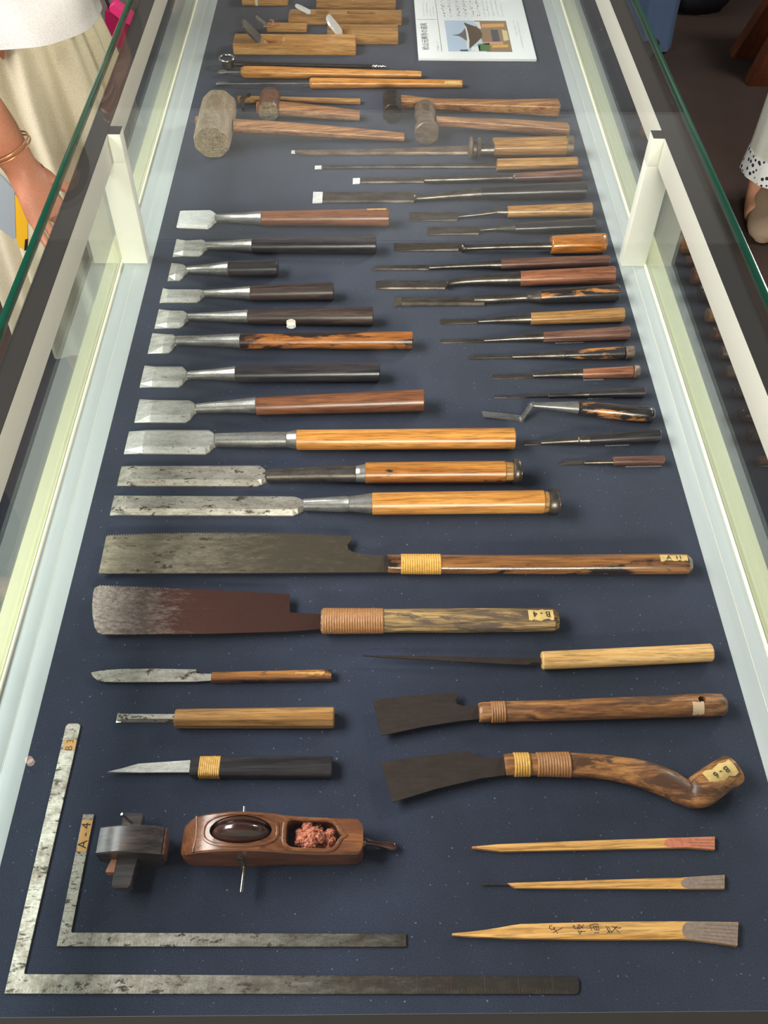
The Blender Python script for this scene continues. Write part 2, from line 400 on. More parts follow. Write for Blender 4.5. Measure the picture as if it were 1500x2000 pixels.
# ---------------------------------------------------------------- room floor and display case
fl = NT('dark brown carpet'); mp = fl.coord((1, 1, 1), 0); n1 = fl.noise(mp, 1.3, 4, .6); n2 = fl.noise(mp, 160, 3, .7)
r = fl.ramp(n1, [(.35, srgb((34, 20, 13))), (.7, srgb((54, 35, 25)))]); rf = fl.ramp(n2, [(.3, G(.6)), (.7, G(1.2))])
fl.t.links.new(fl.mix(.8, r.outputs[0], rf.outputs[0], 'MULTIPLY'), fl.b.inputs['Base Color']); fl.bump(n2.outputs[0], .6, .003); fl.set(Roughness=.95)
o = box('floor', (-6, -4, -.84), (8, 10, -.8), fl.m); o['kind'] = 'structure'

XL, XR = -.352, .411
case = empty('display_case', 'long glass-topped display case with cream posts and pale blue-grey sills', 'display case', (0.03, 1.6, -.8))
box('cabinet', (-.4265, .08, -.79), (.487, 3.05, -.03), M['rail'], case, .002)
box('plinth', (-.40, .12, -.8), (.46, 3.0, -.79), M['seal'], case)
for x0, x1 in ((-.3763, -.3759), (.4338, .4342)):
    box('sill_joint', (x0, .13, -.03), (x1, 3.04, -.0007), M['channel'], case)
for x0, x1 in ((-.3985, -.3764), (-.3758, XL - .0006), (XR + .0006, .4337), (.4343, .4524)):
    box('sill', (x0, .13, -.03), (x1, 3.04, -.001), M['sill'], case, .0004)
box('ledge', (-.4265, .09, -.03), (-.4046, 3.04, -.002), M['ledge'], case, .0005)
box('ledge', (.4586, .09, -.03), (.487, 3.04, -.002), M['ledge'], case, .0005)
box('glass_channel', (-.4014, .09, -.01), (-.3986, 3.04, .003), M['channel'], case, .0005)
box('glass_channel', (.4526, .09, -.01), (.4554, 3.04, .003), M['channel'], case, .0005)
box('side_pane', (-.4044, .1, -.03), (-.4016, 3.03, .2194), M['side_glass'], case)
box('side_pane', (.4556, .1, -.03), (.4584, 3.03, .2194), M['side_glass'], case)
box('rail', (-.4014, .09, .176), (-.3762, 3.04, .2194), M['rail'], case, .0006)
box('rail', (.4315, .09, .176), (.4554, 3.04, .2194), M['rail'], case, .0006)
box('end_rail', (-.3761, .09, .176), (.4314, .1304, .2194), M['rail'], case, .0006)
box('end_shade_panel', (-.3761, .095, -.03), (.4314, .128, .1755), M['rail'], case)  # unseen solid panel added to keep the near light off the nearer board
box('end_rail', (-.3761, 3.0, .176), (.4314, 3.04, .2194), M['rail'], case, .0006)
box('rail_seal', (-.4025, .09, .2195), (-.3765, 3.04, .2206), M['seal'], case)
box('rail_seal', (.4318, .09, .2195), (.460, 3.04, .2206), M['seal'], case)
box('rail_seal', (-.3764, .09, .2195), (.4317, .130, .2206), M['seal'], case)
for x0, x1 in ((-.3985, -.3585), (.4152, .4535)):
    box('post', (x0, 1.2661, -.0008), (x1, 1.2885, .1758), M['post'], case, .0006)
for x0, x1, s in ((-.3761, -.3585, 1), (.4152, .4314, 1)):
    box('post_bracket', (x0, 1.2661, .1762), (x1, 1.2885, .2194), M['post'], case, .0006)
    box('post_seal', (x0, 1.2665, .2195), (x1, 1.288, .2206), M['seal'], case)
box('top_pane', (-.4114, .075, .2208), (.4696, 3.06, .2306), M['glass'], case)
for x0, x1 in ((-.4190, -.4115), (.4697, .4765)):
    box('pane_edge', (x0, .075, .2208), (x1, 3.06, .2306), M['glass_edge'], case, .0012)

o = box('cloth_board', (XL, .1285, -.012), (XR, 1.3322, 0), M['cloth'], None, .0006); tag(o, 'nearer navy cloth-covered board with the saws and rulers', 'board')
o = box('cloth_board', (XL, 1.3332, -.012), (XR, 3.03, -.0004), M['cloth'], None, .0006); tag(o, 'farther navy cloth-covered board with the planes and mallets', 'board')

# ---------------------------------------------------------------- tool helpers
def tool(name, label, cat, a, b, group=None):
    pa, pb = P(*a), P(*b); d = pb - pa
    return empty(name, label, cat, (pa.x, pa.y, 0), math.atan2(d.y, d.x), group)
def lerp(a, b, t): return tuple(x + (y - x) * t for x, y in zip(a, b))
def at(sts, u):
    for a, b in zip(sts, sts[1:]):
        if u <= b[0]: return lerp(a, b, (u - a[0]) / (b[0] - a[0]))
    return sts[-1]

# ---- the two wide rows of bench chisels on the left
LG = 'broad chisels in the left-hand row'
def left_chisel(label, tip, bevel, sh, nk, fe, hd, end, m_h, m_b='steel', m_n='neck', t=3.2, fer=None, ring=None, sec='round', tf=.66, flat=False, tail=None):
    T = tool('bench_chisel', label, 'chisel', (tip[0], (tip[1] + tip[2]) / 2), (end[0], (end[1] + end[2]) / 2), LG)
    h0 = solve(hd + (1,))[2]; zn = t * .001
    body = [tip + (-.35,), bevel + (-t,)] if not flat else [tip + (-1.2,), bevel + (-t,)]
    dx = nk[0] - sh[0]
    body += [sh + (-t,), (sh[0] + dx * .45, sh[1] + (nk[1] - sh[1]) * .35, sh[2] + (nk[2] - sh[2]) * .3, -t), (sh[0] + dx * .85, nk[1] - 1, nk[2] + 2, -t), (nk[0] + 4, nk[1] + 1, nk[2] - 1, -t * .9)]
    loft('blade', M[m_b], 'trap%.2f' % tf, body, T, cap=(0, .0004), angle=22)
    nek = [(nk[0] - 3, nk[1] + 1, nk[2] - 1, 1, zn), nk + (1, zn * 1.1)]
    mid = lerp(nk, fe, .55); mid = (mid[0], mid[1] + .6, mid[2] - .8)
    nek += [mid + (1, zn + (h0 - zn) * .55)]
    if fer:
        nek += [fer + (1, zn + (h0 - zn) * .9)]
        loft('neck', M[m_n], 'round', nek, T)
        loft('ferrule', M['neck'], 'round', [fer + (1, zn + (h0 - zn) * .93), lerp(fer, fe, .5) + (1, zn + (h0 - zn) * .97), fe + (1, h0)], T, cap=(.0003, .0003))
    else:
        nek += [fe + (1, h0)]; loft('neck', M[m_n], 'round', nek, T)
    H = [hd + (1,), lerp(hd, end, .5) + (1,), end + (1,)]
    loft('handle', M[m_h], sec, H, T, cap=(.0004, .0012), angle=25 if sec != 'round' else 40)
    if tail: loft('handle_end', M['tan'], 'round', [tail[0] + (1, h0), tail[1] + (1, h0)], T)
    if ring:
        a, b = ring; c, hy, hz = solve(lerp(a, b, .5) + (1, h0 * 1.05)); x0 = P(a[0], (a[1] + a[2]) / 2, h0).x; x1 = P(b[0], (b[1] + b[2]) / 2, h0).x
        S = [(x0, .8), (x0 + .0006, .95), (x0 + (x1 - x0) * .3, 1.0), (x0 + (x1 - x0) * .7, 1.0), (x1 - .0008, .93), (x1, .78)]
        V, F = rings([[(x, c.y + math.cos(i * math.pi / 14) * hy * s, max(c.z, hz + .0002) + math.sin(i * math.pi / 14) * hz * s) for i in range(28)] for x, s in S])
        HP = mesh('hoop', V, F, M['neck_dark'], T)
        V, F = rings([[(x, c.y + math.cos(i * math.pi / 14) * hy * .74, max(c.z, hz) + math.sin(i * math.pi / 14) * hz * .74) for i in range(28)] for x in (x1 - .001, x1 + .0008)])
        mesh('mushroomed_tip', V, F, M['brownred'], HP)
    return T, H
T, H = left_chisel('chisel with polished white blade and red-brown handle with tan tape, top of left row', (348.5, 411, 445), (354, 410, 446), (408, 409, 448), (423, 418, 434), (511, 412, 440), (511, 412, 441), (760, 407, 442.5), 'red', 'bright', flat=True, tf=.92, t=3.6)
patch('paper_label', M['tape_dark'], at(H, 717), at(H, 754), 62, 92, T, jag=3)
left_chisel('long black-handled chisel with a broad blade, second in left row', (341, 466, 502), (360, 465, 501), (391, 463, 502), (405, 472, 488), (493, 466, 492), (493, 466, 494.5), (735, 461, 496), 'ebony')
left_chisel('shortest black-handled chisel with small notched blade', (331, 513, 549), (345, 510, 549), (353, 511, 549), (366, 520, 534), (447, 510, 539), (447, 510, 540), (543, 506, 540), 'ebony', tf=.5)
left_chisel('dark brown chisel with the second shortest handle', (315, 562, 592), (328, 561, 592), (386, 561, 592), (399, 566, 580), (490, 558, 586), (490, 558, 587.5), (652, 551.5, 586.5), 'darkbrown')
left_chisel('long dark brown chisel just above the burnt orange one', (306, 603, 642), (329, 601.5, 642), (354, 602, 642), (368, 612, 626), (485, 604.5, 632), (485, 605, 633), (729, 599, 636), 'darkbrown')
left_chisel('chisel with orange handle burnt black in patches', (293, 650, 691), (321, 648, 691), (333, 648, 690), (345, 656, 674), (470, 651, 680), (470, 652, 681.5), (806, 647, 682.5), 'burnt', tf=.55)
left_chisel('dark-handled chisel with wavy outline between burnt and red-brown ones', (277.5, 713, 757), (300, 711, 757), (352, 711, 757), (367, 725, 741), (461, 715, 744.5), (461, 715, 746.5), (742, 708, 745.5), 'ebony')
left_chisel('chisel with plain tapered red-brown handle above the long pale one', (267.5, 779, 825.5), (297, 776.5, 826), (366, 777, 826), (384, 788, 807), (501, 775, 807.5), (501, 775.5, 810.5), (828, 760, 803.5), 'red', tf=.55)
left_chisel('wide chisel with long light orange handle and rounded end', (247, 842, 887), (282, 834, 887), (404, 834, 888), (422, 846, 873), (580, 839.5, 877.5), (580, 839.5, 879), (1005, 835.5, 877.5), 'orange', t=3.8, fer=(560, 843, 874))
left_chisel('hooped chisel with black-stained orange handle', (233, 910, 949.5), (257, 904.5, 950), (504, 903.5, 951), (522, 916, 942), (714, 906, 943), (714, 903, 944.5), (987, 900, 943), 'orange_worn', 'steel_worn', 'neck_dark', t=3.8, fer=(695, 910, 942), ring=((1000.5, 895, 946), (1015, 895, 946)), tail=((985, 901.5, 942), (1002, 902.5, 941)))
left_chisel('longest hooped chisel with clean orange handle', (219, 967, 1007), (247, 962, 1007.5), (573, 963.5, 1009), (594, 974, 998), (727, 963, 1004), (727, 962, 1005.5), (1062, 957, 1003), 'orange', 'steel_worn', 'neck', t=4.2, fer=(682, 969, 999), ring=((1070, 954, 1007), (1089, 954, 1007)), tail=((1060, 959, 1002), (1072, 960, 1001)))

# ---- the slim chisels on the right
RG = 'slim paring chisels in the right-hand row'
def right_chisel(label, blade, neck, handle, m_h, fer=None, hoop=None, m_b='blade_dark', m_n='neck_dark', t=1.6, sec='round', tip=None, zlift=.0, pent=False, tm='bright', name='paring_chisel'):
    e = handle[-1]; T = tool(name, label, 'chisel', (blade[0][0], (blade[0][1] + blade[0][2]) / 2), (e[0], (e[1] + e[2]) / 2), RG)
    h0 = solve(handle[0] + (1,))[2]; z0 = t * .001
    bs = [b + (-t,) for b in blade]
    if tip:
        k = tip; tt = at(bs, k)
        loft('cutting_edge', M[tm], 'trap0.9', [bs[0][:3] + (-.3,), (k,) + tt[1:3] + (-t,)], T, cap=(0, 0), angle=20)
        bs = [tuple(tt)] + [b for b in bs if b[0] > k]
    else: bs[0] = bs[0][:3] + (-.5,)
    loft('blade', M[m_b], 'trap0.86', bs, T, cap=(0, .0004), angle=22)
    if neck:
        ns = []
        for i, q in enumerate(neck):
            f = i / (len(neck) - 1); ns.append(q + (1, z0 * 1.5 + (h0 - z0 * 1.5) * f))
        loft('neck', M[m_n], 'round', smoothst(ns, 4), T)
    if fer: loft('ferrule', M['neck_dark'], 'round', [q + (1, h0) for q in fer], T, cap=(.0002, .0002))
    H = [q + (1,) for q in handle]
    if len(H) == 2: H = [H[0], lerp(H[0], H[1], .5), H[1]]
    loft('handle', M[m_h], sec, H if len(handle) < 3 else smoothst(H, 4), T, cap=(.0006, .0018), angle=40 if sec == 'round' else 25)
    if hoop:
        a, b, mt = hoop; loft('hoop', M[mt], 'round', [a + (1,), lerp(a, b, .5)[:1] + lerp(a, b, .5)[1:] + (1,), b + (1,)], T, cap=(.0008, .0008))
    RCL.append(T); return T, H
RCL = []
T, H = right_chisel('heavy socket chisel with collar, orange handle and iron hoop beside the hammers', [(569, 293.5, 300), (600, 292.5, 303.5), (740, 290, 303.5), (920, 283, 303)], None, [(962, 270, 306), (1106, 267, 305)], 'tan', fer=[(934, 279, 306), (964, 275.5, 307)], hoop=((1105, 264.5, 307), (1118, 264.5, 307), 'iron_brown'), m_b='iron_brown', t=3, tip=576, sec='oct')
loft('collar', M['iron_brown'], 'round', [(916, 268.5, 309, 1), (921, 266, 311, 1), (924, 276, 305, 1, .010), (930, 276, 305, 1, .010), (933, 268, 311, 1), (938, 269, 309, 1)], T)
right_chisel('thin rod chisel with short pale orange handle', [(615, 323, 331), (700, 322, 330), (972, 318, 329)], None, [(970.5, 310.5, 333), (1127.5, 307, 330)], 'tan', t=2, tip=628, m_b='neck_dark', sec='oct')
right_chisel('narrow chisel with short dull red handle below the thin rod one', [(689, 347.5, 360), (708, 346.5, 359), (835, 345, 358)], [(828, 345, 358), (900, 342.5, 357), (990, 338.5, 355), (1004, 338, 355.5)], [(1003.6, 338.5, 355.5), (1136, 330, 354)], 'brownred', tip=703, t=2)
right_chisel('long wide dark chisel with black handle and bright square tip', [(611, 374, 397.5), (640, 373.5, 397), (808, 373.5, 396.5), (815, 377, 394)], [(808, 379, 394), (822, 380.5, 393), (880, 373, 390.5), (941, 365.5, 389)], [(940, 365, 389.5), (1144.5, 354, 388)], 'ebony', tip=630, t=2.2)
right_chisel('wide-bladed chisel with yellow-brown handle above the black one', [(800, 414, 433), (892, 413, 432.5), (899, 418, 427)], [(895, 419, 426.5), (935, 414.5, 423), (971, 407.5, 420)], [(991, 402, 425), (1156, 395.5, 424.5)], 'tan', fer=[(970, 406, 421), (992, 404.5, 422.5)])
right_chisel('dark grey-handled chisel with wide flat blade', [(835.5, 442, 460), (934, 441.5, 459), (942, 444, 455)], [(937, 445, 453.5), (970, 441.5, 451.5), (1006, 437, 454.5)], [(1005, 436.5, 455.5), (1162.5, 425.5, 454)], 'ebony')
right_chisel('fat amber-handled gouge with long round shank', [(770, 474, 492), (895, 473, 491.5), (903, 476, 489)], [(900, 475, 492), (907, 474, 493), (914, 479, 490), (990, 475.5, 488), (1078, 472, 488)], [(1076, 461, 496.5), (1090, 459, 496.5), (1170, 455, 495), (1183, 458, 491)], 'amber', t=2.6)
right_chisel('skew-pointed chisel with long dull red handle', [(724, 526, 528), (736, 519, 528.5), (835, 516.5, 528.5), (845, 518, 527)], [(838, 518, 527), (900, 514, 524.5), (958, 509.5, 524)], [(978, 505, 527), (1190, 498, 520)], 'brownred', fer=[(957, 509, 524.5), (979, 506, 526.5)])
right_chisel('crank-necked chisel with reddish oak handle', [(735, 548, 565.5), (760, 547, 565.5), (868, 547, 565.5), (876, 551, 563)], [(872, 549, 564), (882, 544.5, 560), (925, 538.5, 557), (991, 533, 557.5)], [(1015.5, 530, 558.5), (1200, 520.5, 554)], 'redwood', fer=[(990, 532.5, 558), (1016, 530.5, 558)], sec='oct')
right_chisel('long swan-necked chisel with black and orange flamed handle', [(770, 581, 599), (786, 579.5, 598.5), (880, 579, 598), (945, 577, 598.5), (952, 580, 591)], [(925, 577, 592), (965, 575, 593), (1020, 573, 589), (1037, 571.5, 590), (1056, 566, 592)], [(1055.5, 566, 592.5), (1208, 554.5, 588.5)], 'ebony_flame', tip=784, tm='blade_dark', t=3)
right_chisel('slim chisel with olive-brown handle below the swan-necked one', [(860, 622, 634.5), (931, 622, 633.5), (938, 624, 631)], [(934, 623.5, 631.5), (975, 619, 631), (1037, 611.5, 633)], [(1036, 611, 633.5), (1218.5, 601.5, 629)], 'tan', sec='oct')
right_chisel('very narrow chisel with brown faceted handle', [(861, 662.5, 670.5), (950, 661.5, 669.5)], [(945, 661.5, 668.5), (1000, 655.5, 667), (1061, 649, 667.5)], [(1060.5, 649, 668), (1229, 637.5, 663.5)], 'brownred', sec='oct')
right_chisel('small skew chisel with flamed handle and grey hoop', [(913, 700, 702.5), (925, 694, 702.5), (1008, 692.5, 701.5)], [(1000, 693, 700.5), (1050, 688.5, 701), (1102, 683.5, 702)], [(1101.5, 683, 702.5), (1220, 676, 701)], 'ebony_flame', hoop=((1221, 676, 702), (1237, 675, 701), 'iron_brown'))
right_chisel('small chisel with orange-brown handle and round iron hoop', [(962, 731.5, 740.5), (1044, 730.5, 739.5), (1050, 732, 738)], [(1040, 729, 738), (1085, 724.5, 738), (1138, 720, 738.5)], [(1137, 720, 739), (1237, 714.5, 737.5)], 'redwood', hoop=((1237, 712, 739), (1248.5, 713, 737), 'iron_brown'))
right_chisel('needle-thin chisel with small black handle', [(965, 772.5, 778), (1079, 769, 777)], [(1070, 769, 777), (1110, 766.5, 776.5), (1151, 762.5, 776.5)], [(1150.5, 762, 777), (1259.5, 755, 776.5)], 'ebony')
right_chisel('stubby dark grey chisel with ringed ferrule', [(1024, 862, 870), (1062, 861, 869)], [(1056, 860.5, 868.5), (1090, 856, 868), (1129, 851.5, 867.5)], [(1149, 848.5, 869), (1289, 837, 865)], 'ebony', fer=[(1128, 851, 867.5), (1133, 849.5, 868.5), (1137, 851, 868), (1150, 848.5, 869)])
right_chisel('smallest chisel, red-brown split handle at the foot of the right row', [(1090, 905, 908.5), (1107, 899, 908.5), (1150, 898.5, 908)], [(1140, 899, 907.5), (1198, 896.5, 907.5)], [(1197, 892, 909.5), (1297, 890, 908.5)], 'brownred', t=1.4)
# twisted wire that ties some of the handles down
for k, u0, u1, v0, v1 in ((11, 1085, 1140, 670, 668.5), (13, 1140, 1178, 742, 741), (14, 1148, 1196, 778.5, 777.5), (15, 1182, 1228, 870.5, 869), (16, 1222, 1292, 911.5, 910)):
    n = int((u1 - u0) / 2.2)
    tube('tie_wire', M['bright'], [P(u0 + (u1 - u0) * i / n, v0 + (v1 - v0) * i / n + (1.1 if i % 2 else -.9), .0008) for i in range(n + 1)], .00035, RCL[k], n=5)
# cranked chisel: blade lies flat, the neck steps up to the handle
T = tool('cranked_chisel', 'cranked chisel with zigzag neck and fat flamed handle', 'chisel', (941, 808), (1277, 810), RG)
plate('blade', M['neck'], [(941, 802.5), (1019, 811), (1023, 822), (945, 814.5)], 0.0002, .003, T)
b0, b1 = P(1020, 817, .0025), P(1039, 790, .0105); b2 = P(1060, 790.5, .0105)
V, F = rings([[tuple(p + Vector((sx * dx_, sy * .003, sz * .0018))) for sx, sy, sz in ((-1, -1, -1), (-1, 1, -1), (-1, 1, 1), (1, 1, 1), (1, -1, 1), (1, -1, -1))] for p, dx_ in ((b0 - Vector((.003, .002, 0)), .0014), (b0, .0018), (b1, .0018), (b1 + Vector((.002, .001, 0)), .0014))])
mesh('crank', V, F, M['neck'], T)
loft('neck', M['neck'], 'round', smoothst([(1036, 786, 795, .8, .0105), (1080, 785, 801, .9, .011), (1129, 783.5, 809, 1, .0122)], 4), T)
loft('handle', M['ebony_flame'], 'round', smoothst([(1128.5, 783.5, 810.5, 1, .0125), (1180, 786, 817, 1), (1230, 790.5, 822, 1), (1268, 794, 824, 1), (1277, 798, 821, 1)], 5), T)

# ---------------------------------------------------------------- saws
def toothed(a, b, n, h, mid=None):
    """tooth points from pixel a to pixel b, teeth pointing up the picture by h pixels"""
    out = []
    for i in range(n):
        t = i / n; t2 = (i + .75) / n
        def q(t): return (a[0] + (b[0] - a[0]) * t, a[1] + (b[1] - a[1]) * t - (mid or 0) * 4 * t * (1 - t))
        x, y = q(t); out.append((x, y)); x, y = q(t2); out.append((x, y - h))
    out.append(b); return out
def ribbed(name, mat, sts, u0, u1, n, parent, grow=.8):
    out = []
    for i in range(n * 4 + 1):
        u = u0 + (u1 - u0) * i / (n * 4); s = at(sts, u); g = grow + .9 * abs(math.sin(math.pi * (i % 4) / 4))
        out.append((u, s[1] - g, s[2] + g) + tuple(s[3:]))
    return loft(name, mat, 'round', out, parent, cap=(0, 0), angle=80)
SZ = .0085   # blades of the saws sit at the middle height of their handles
T = tool('large_ripsaw', 'largest saw: long mottled blade, zebra-striped handle with yellow cane', 'saw', (192, 1100), (1349, 1101))
bl = toothed((207.5, 1047.5), (686, 1049), 92, 3.2, 6)
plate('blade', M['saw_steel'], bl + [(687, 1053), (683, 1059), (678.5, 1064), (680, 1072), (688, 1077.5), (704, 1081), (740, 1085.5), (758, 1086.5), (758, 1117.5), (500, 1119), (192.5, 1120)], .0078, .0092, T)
loft('tang_collar', M['saw_black'], 'rrect', [(748, 1085, 1118, -1.8, SZ), (760, 1085, 1118, -1.8, SZ)], T)
H = [(757.5, 1083, 1119, .8), (790, 1083, 1120, .8), (1000, 1083.5, 1121.5, .8), (1180, 1082.5, 1121.5, .85), (1300, 1081, 1121.5, .9), (1341, 1082, 1121.5, .92), (1349, 1087, 1118, .9)]
loft('handle', M['zebra'], 'round', H, T, cap=(.0005, .0008))
ribbed('cane_wrap', M['cane'], H, 783, 861, 17, T)
LB = patch('paper_label', M['tape'], at(H, 1285), at(H, 1338), 68, 106, T, jag=5)
c, hy, hz = solve(at(H, 1312))
write('A  11', .0085, c + Vector((0, hy * .04, hz + .0008)), (0, 0, 0), M['ink'], LB)
T = tool('broad_ripsaw', 'broad rust-brown saw with squared heel and weathered striped handle', 'saw', (181, 1190), (1090, 1210))
bl = toothed((192, 1145), (566, 1161.5), 68, 3, .8)
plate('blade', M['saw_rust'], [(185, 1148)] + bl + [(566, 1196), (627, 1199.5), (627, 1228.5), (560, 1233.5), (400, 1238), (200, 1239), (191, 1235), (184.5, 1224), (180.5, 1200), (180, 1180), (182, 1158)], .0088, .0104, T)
H = [(627.5, 1189.5, 1236, .72), (634, 1188.5, 1237, .72), (750, 1189, 1236, .74), (900, 1188, 1235.5, .76), (1080, 1187, 1233, .8), (1090, 1191, 1228, .8)]
loft('handle', M['weather'], 'round', H, T)
ribbed('cane_wrap', M['cane_brown'], H, 630, 749, 24, T)
LB = patch('paper_label', M['tape'], at(H, 1029.5), at(H, 1078), 64, 118, T, jag=6)
c, hy, hz = solve(at(H, 1055))
write('B - 4', .0105, c + Vector((0, 0, hz + .0008)), (0, 0, math.pi), M['ink'], LB)
T = tool('narrow_pointed_saw', 'thin pointed saw with pale plain wooden handle', 'saw', (708, 1283), (1390, 1275))
plate('blade', M['saw_black'], toothed((708, 1280.5), (970, 1284.5), 58, 1.6, .5) + [(1058, 1284), (1058, 1295), (1040, 1294), (1030, 1298.5), (980, 1296.5), (860, 1290), (760, 1284.5)], .0075, .0087, T)
loft('handle', M['pale'], 'round', [(1058, 1272, 1308, .85), (1225, 1264.5, 1301, .88), (1390, 1257, 1292, .9)], T, cap=(.0012, .001))
T = tool('short_saw', 'short dark saw with straight worn handle and peg hole', 'saw', (728, 1400), (1417, 1377))
bl = toothed((728.6, 1368.5), (893, 1354.5), 38, 2, 2.5)
plate('blade', M['saw_black'], bl + [(893.5, 1361), (889, 1368), (893, 1375), (905, 1378.5), (936, 1379.5), (936, 1404), (900, 1408), (830, 1418.5), (745, 1436.5)], .0085, .0098, T)
H = [(935, 1373, 1411, .8), (942, 1371, 1411.5, .82), (1100, 1366, 1408, .85), (1250, 1360, 1403.5, .88), (1380, 1354, 1400, .9), (1410, 1355, 1397.5, .9), (1417, 1361, 1392, .9)]
hnd = loft('handle', M['bark'], 'round', H, T)
ribbed('cane_wrap', M['cane_brown'], H, 958, 987, 6, T, .5)
pc = P(1371, 1367, .021)
bmx = bmesh.new(); bmesh.ops.create_cone(bmx, cap_ends=True, segments=20, radius1=.0042, radius2=.0042, depth=.08)
me_ = bpy.data.meshes.new('k'); bmx.to_mesh(me_); bmx.free(); kc = bpy.data.objects.new('k', me_); COL.objects.link(kc)
kc.location = (pc.x, pc.y, pc.z + BZ); bpy.context.view_layer.update()
cut(hnd, [kc])
patch('paper_label', plain('pale worn tape', (214, 186, 150), .6), at(H, 1346), at(H, 1368), 96, 165, T, jag=5)
# curved saw: handle built along a path with a turned-up end
T = tool('curved_handle_saw', 'saw with curved handle ending in an upturned stub', 'saw', (745, 1530), (1452, 1520))
bl = toothed((745, 1490.5), (918, 1468.5), 26, 3.2, 2)
plate('blade', M['saw_black'], bl + [(925, 1474), (934, 1477.5), (986, 1481), (986, 1514), (940, 1520), (850, 1541), (766, 1567)], .009, .0104, T)
path = [(986, 1494, 40), (1000, 1493.5, 42), (1060, 1493, 42), (1110, 1493.5, 45), (1160, 1496.5, 46), (1210, 1503, 48), (1260, 1514, 52), (1300, 1528, 53), (1328, 1543, 49), (1350, 1552, 48), (1368, 1545, 58), (1392, 1528, 57), (1418, 1511, 56), (1431, 1503, 54)]
def pathtube(name, mat, path, parent, ratio=.85, n=24, grow=0, sub=4):
    pp = []
    for (u, v, wd) in smoothst(path, sub):
        d = (P(u, v, .01) - Vector((0, 0, CH))).length; pp.append((u, v, wd / 2 * d / FPX * 1.0 + grow))
    pts = [(P(u, v, r_ * ratio), r_) for u, v, r_ in pp]
    tg = [(pts[min(i + 1, len(pts) - 1)][0] - pts[max(i - 1, 0)][0]).normalized() for i in range(len(pts))]
    R = []
    for (p, r_), t in zip(pts, tg):
        s = t.cross(Vector((0, 0, 1))).normalized(); q = s.cross(t)
        R.append([tuple(p + s * math.cos(2 * math.pi * j / n) * r_ + q * math.sin(2 * math.pi * j / n) * r_ * ratio) for j in range(n)])
    V, F = rings(R); return mesh(name, V, F, mat, parent, 50), pts, tg
hnd, pts, tg = pathtube('handle', M['bark'], path, T)
end = (pts[-1][0] + tg[-1] * .0012)
for (u0, u1, mt, n) in ((1003, 1034, 'cane', 6), (1048, 1113, 'cane_brown', 12)):
    hs = [(u, v - wd / 2, v + wd / 2, .85) for u, v, wd in smoothst(path, 4)]
    ribbed('cane_wrap', M[mt], hs, u0, u1, n, T, 2.6)
e0, e1 = P(1382, 1522, .0285), P(1434, 1494, .0285); dxy = (e1 - e0).normalized(); sd = Vector((-dxy.y, dxy.x, 0))
V = []; F = []
for i in range(7):
    p = e0.lerp(e1, i / 6); 
    for j in range(7):
        a = (j / 6 - .5) * 1.15 + (.12 * math.sin(i * 2.1) if j in (0, 6) else 0)
        V.append(tuple(p + sd * math.sin(a) * .0146 - Vector((0, 0, 1)) * ((1 - math.cos(a)) * .0122)))
F = [(i * 7 + j, i * 7 + j + 1, i * 7 + j + 8, i * 7 + j + 7) for i in range(6) for j in range(6)]
lb = mesh('paper_label', V, F, M['tape'], T, 60)
ang = math.atan2(dxy.y, dxy.x)
write('B - 6', .0095, e0.lerp(e1, .5) + Vector((0, 0, .0008)), (0, 0, ang + math.pi), M['ink'], lb)

# ---------------------------------------------------------------- knives and small chisel, lower left
T = tool('saw_backed_knife', 'thin stained knife with rounded tip and torn tan tape on handle', 'knife', (178, 1320), (648, 1320))
plate('blade', M['steel_worn'], [(178, 1313.5), (200, 1309), (240, 1306.5), (300, 1306), (383, 1307.5), (383.5, 1315), (414, 1316), (414, 1329), (383, 1331), (260, 1332), (202, 1331.5), (190, 1328), (181, 1321)], .003, .0045, T)
H = [(413.5, 1314, 1333, .8), (530, 1311.5, 1331.5, .8), (648, 1309, 1329.5, .8)]
loft('handle', M['zebra'], 'rrect', H, T, cap=(.0006, .0004))
patch('paper_label', M['tape_dark'], at(H, 577), at(H, 634), 62, 100, T, jag=10)
T = tool('hexagonal_chisel', 'small chisel with faceted light brown handle in the lower left', 'chisel', (226, 1402), (653, 1400))
loft('blade', M['steel_worn'], 'trap0.6', [(228, 1391.5, 1412, -.4), (239, 1391, 1412, -3), (345, 1391.5, 1412, -3)], T, cap=(0, 0), angle=20)
loft('handle', M['tan'], 'hex', [(342.5, 1385.5, 1420.5, .8), (500, 1383.5, 1421, .8), (653, 1381.5, 1421, .8)], T, cap=(.0012, .0012), angle=20)
T = tool('marking_knife', 'pointed knife with square black handle and yellow cane binding', 'knife', (210, 1507), (648, 1498))
plate('blade', M['steel'], [(209, 1507.5), (240, 1500), (270, 1491.5), (372, 1484.5), (372, 1508), (280, 1508.5)], .003, .0055, T)
H = [(372, 1480, 1518, .6), (500, 1478.5, 1519.5, .6), (649, 1478.5, 1519.5, .6)]
loft('handle', M['ebony'], 'rrect', H, T, cap=(.0015, .001))
def ribbed_sec(name, mat, sts, u0, u1, n, parent, sec, grow):
    out = []
    for i in range(n * 4 + 1):
        u = u0 + (u1 - u0) * i / (n * 4); s = at(sts, u); g = grow + .9 * abs(math.sin(math.pi * (i % 4) / 4)); out.append((u, s[1] - g, s[2] + g, s[3], solve(s)[2]))
    return loft(name, mat, sec, out, parent, cap=(0, 0), angle=80)
ribbed_sec('cane_wrap', M['cane'], H, 390, 431, 10, T, 'rrect', .4)

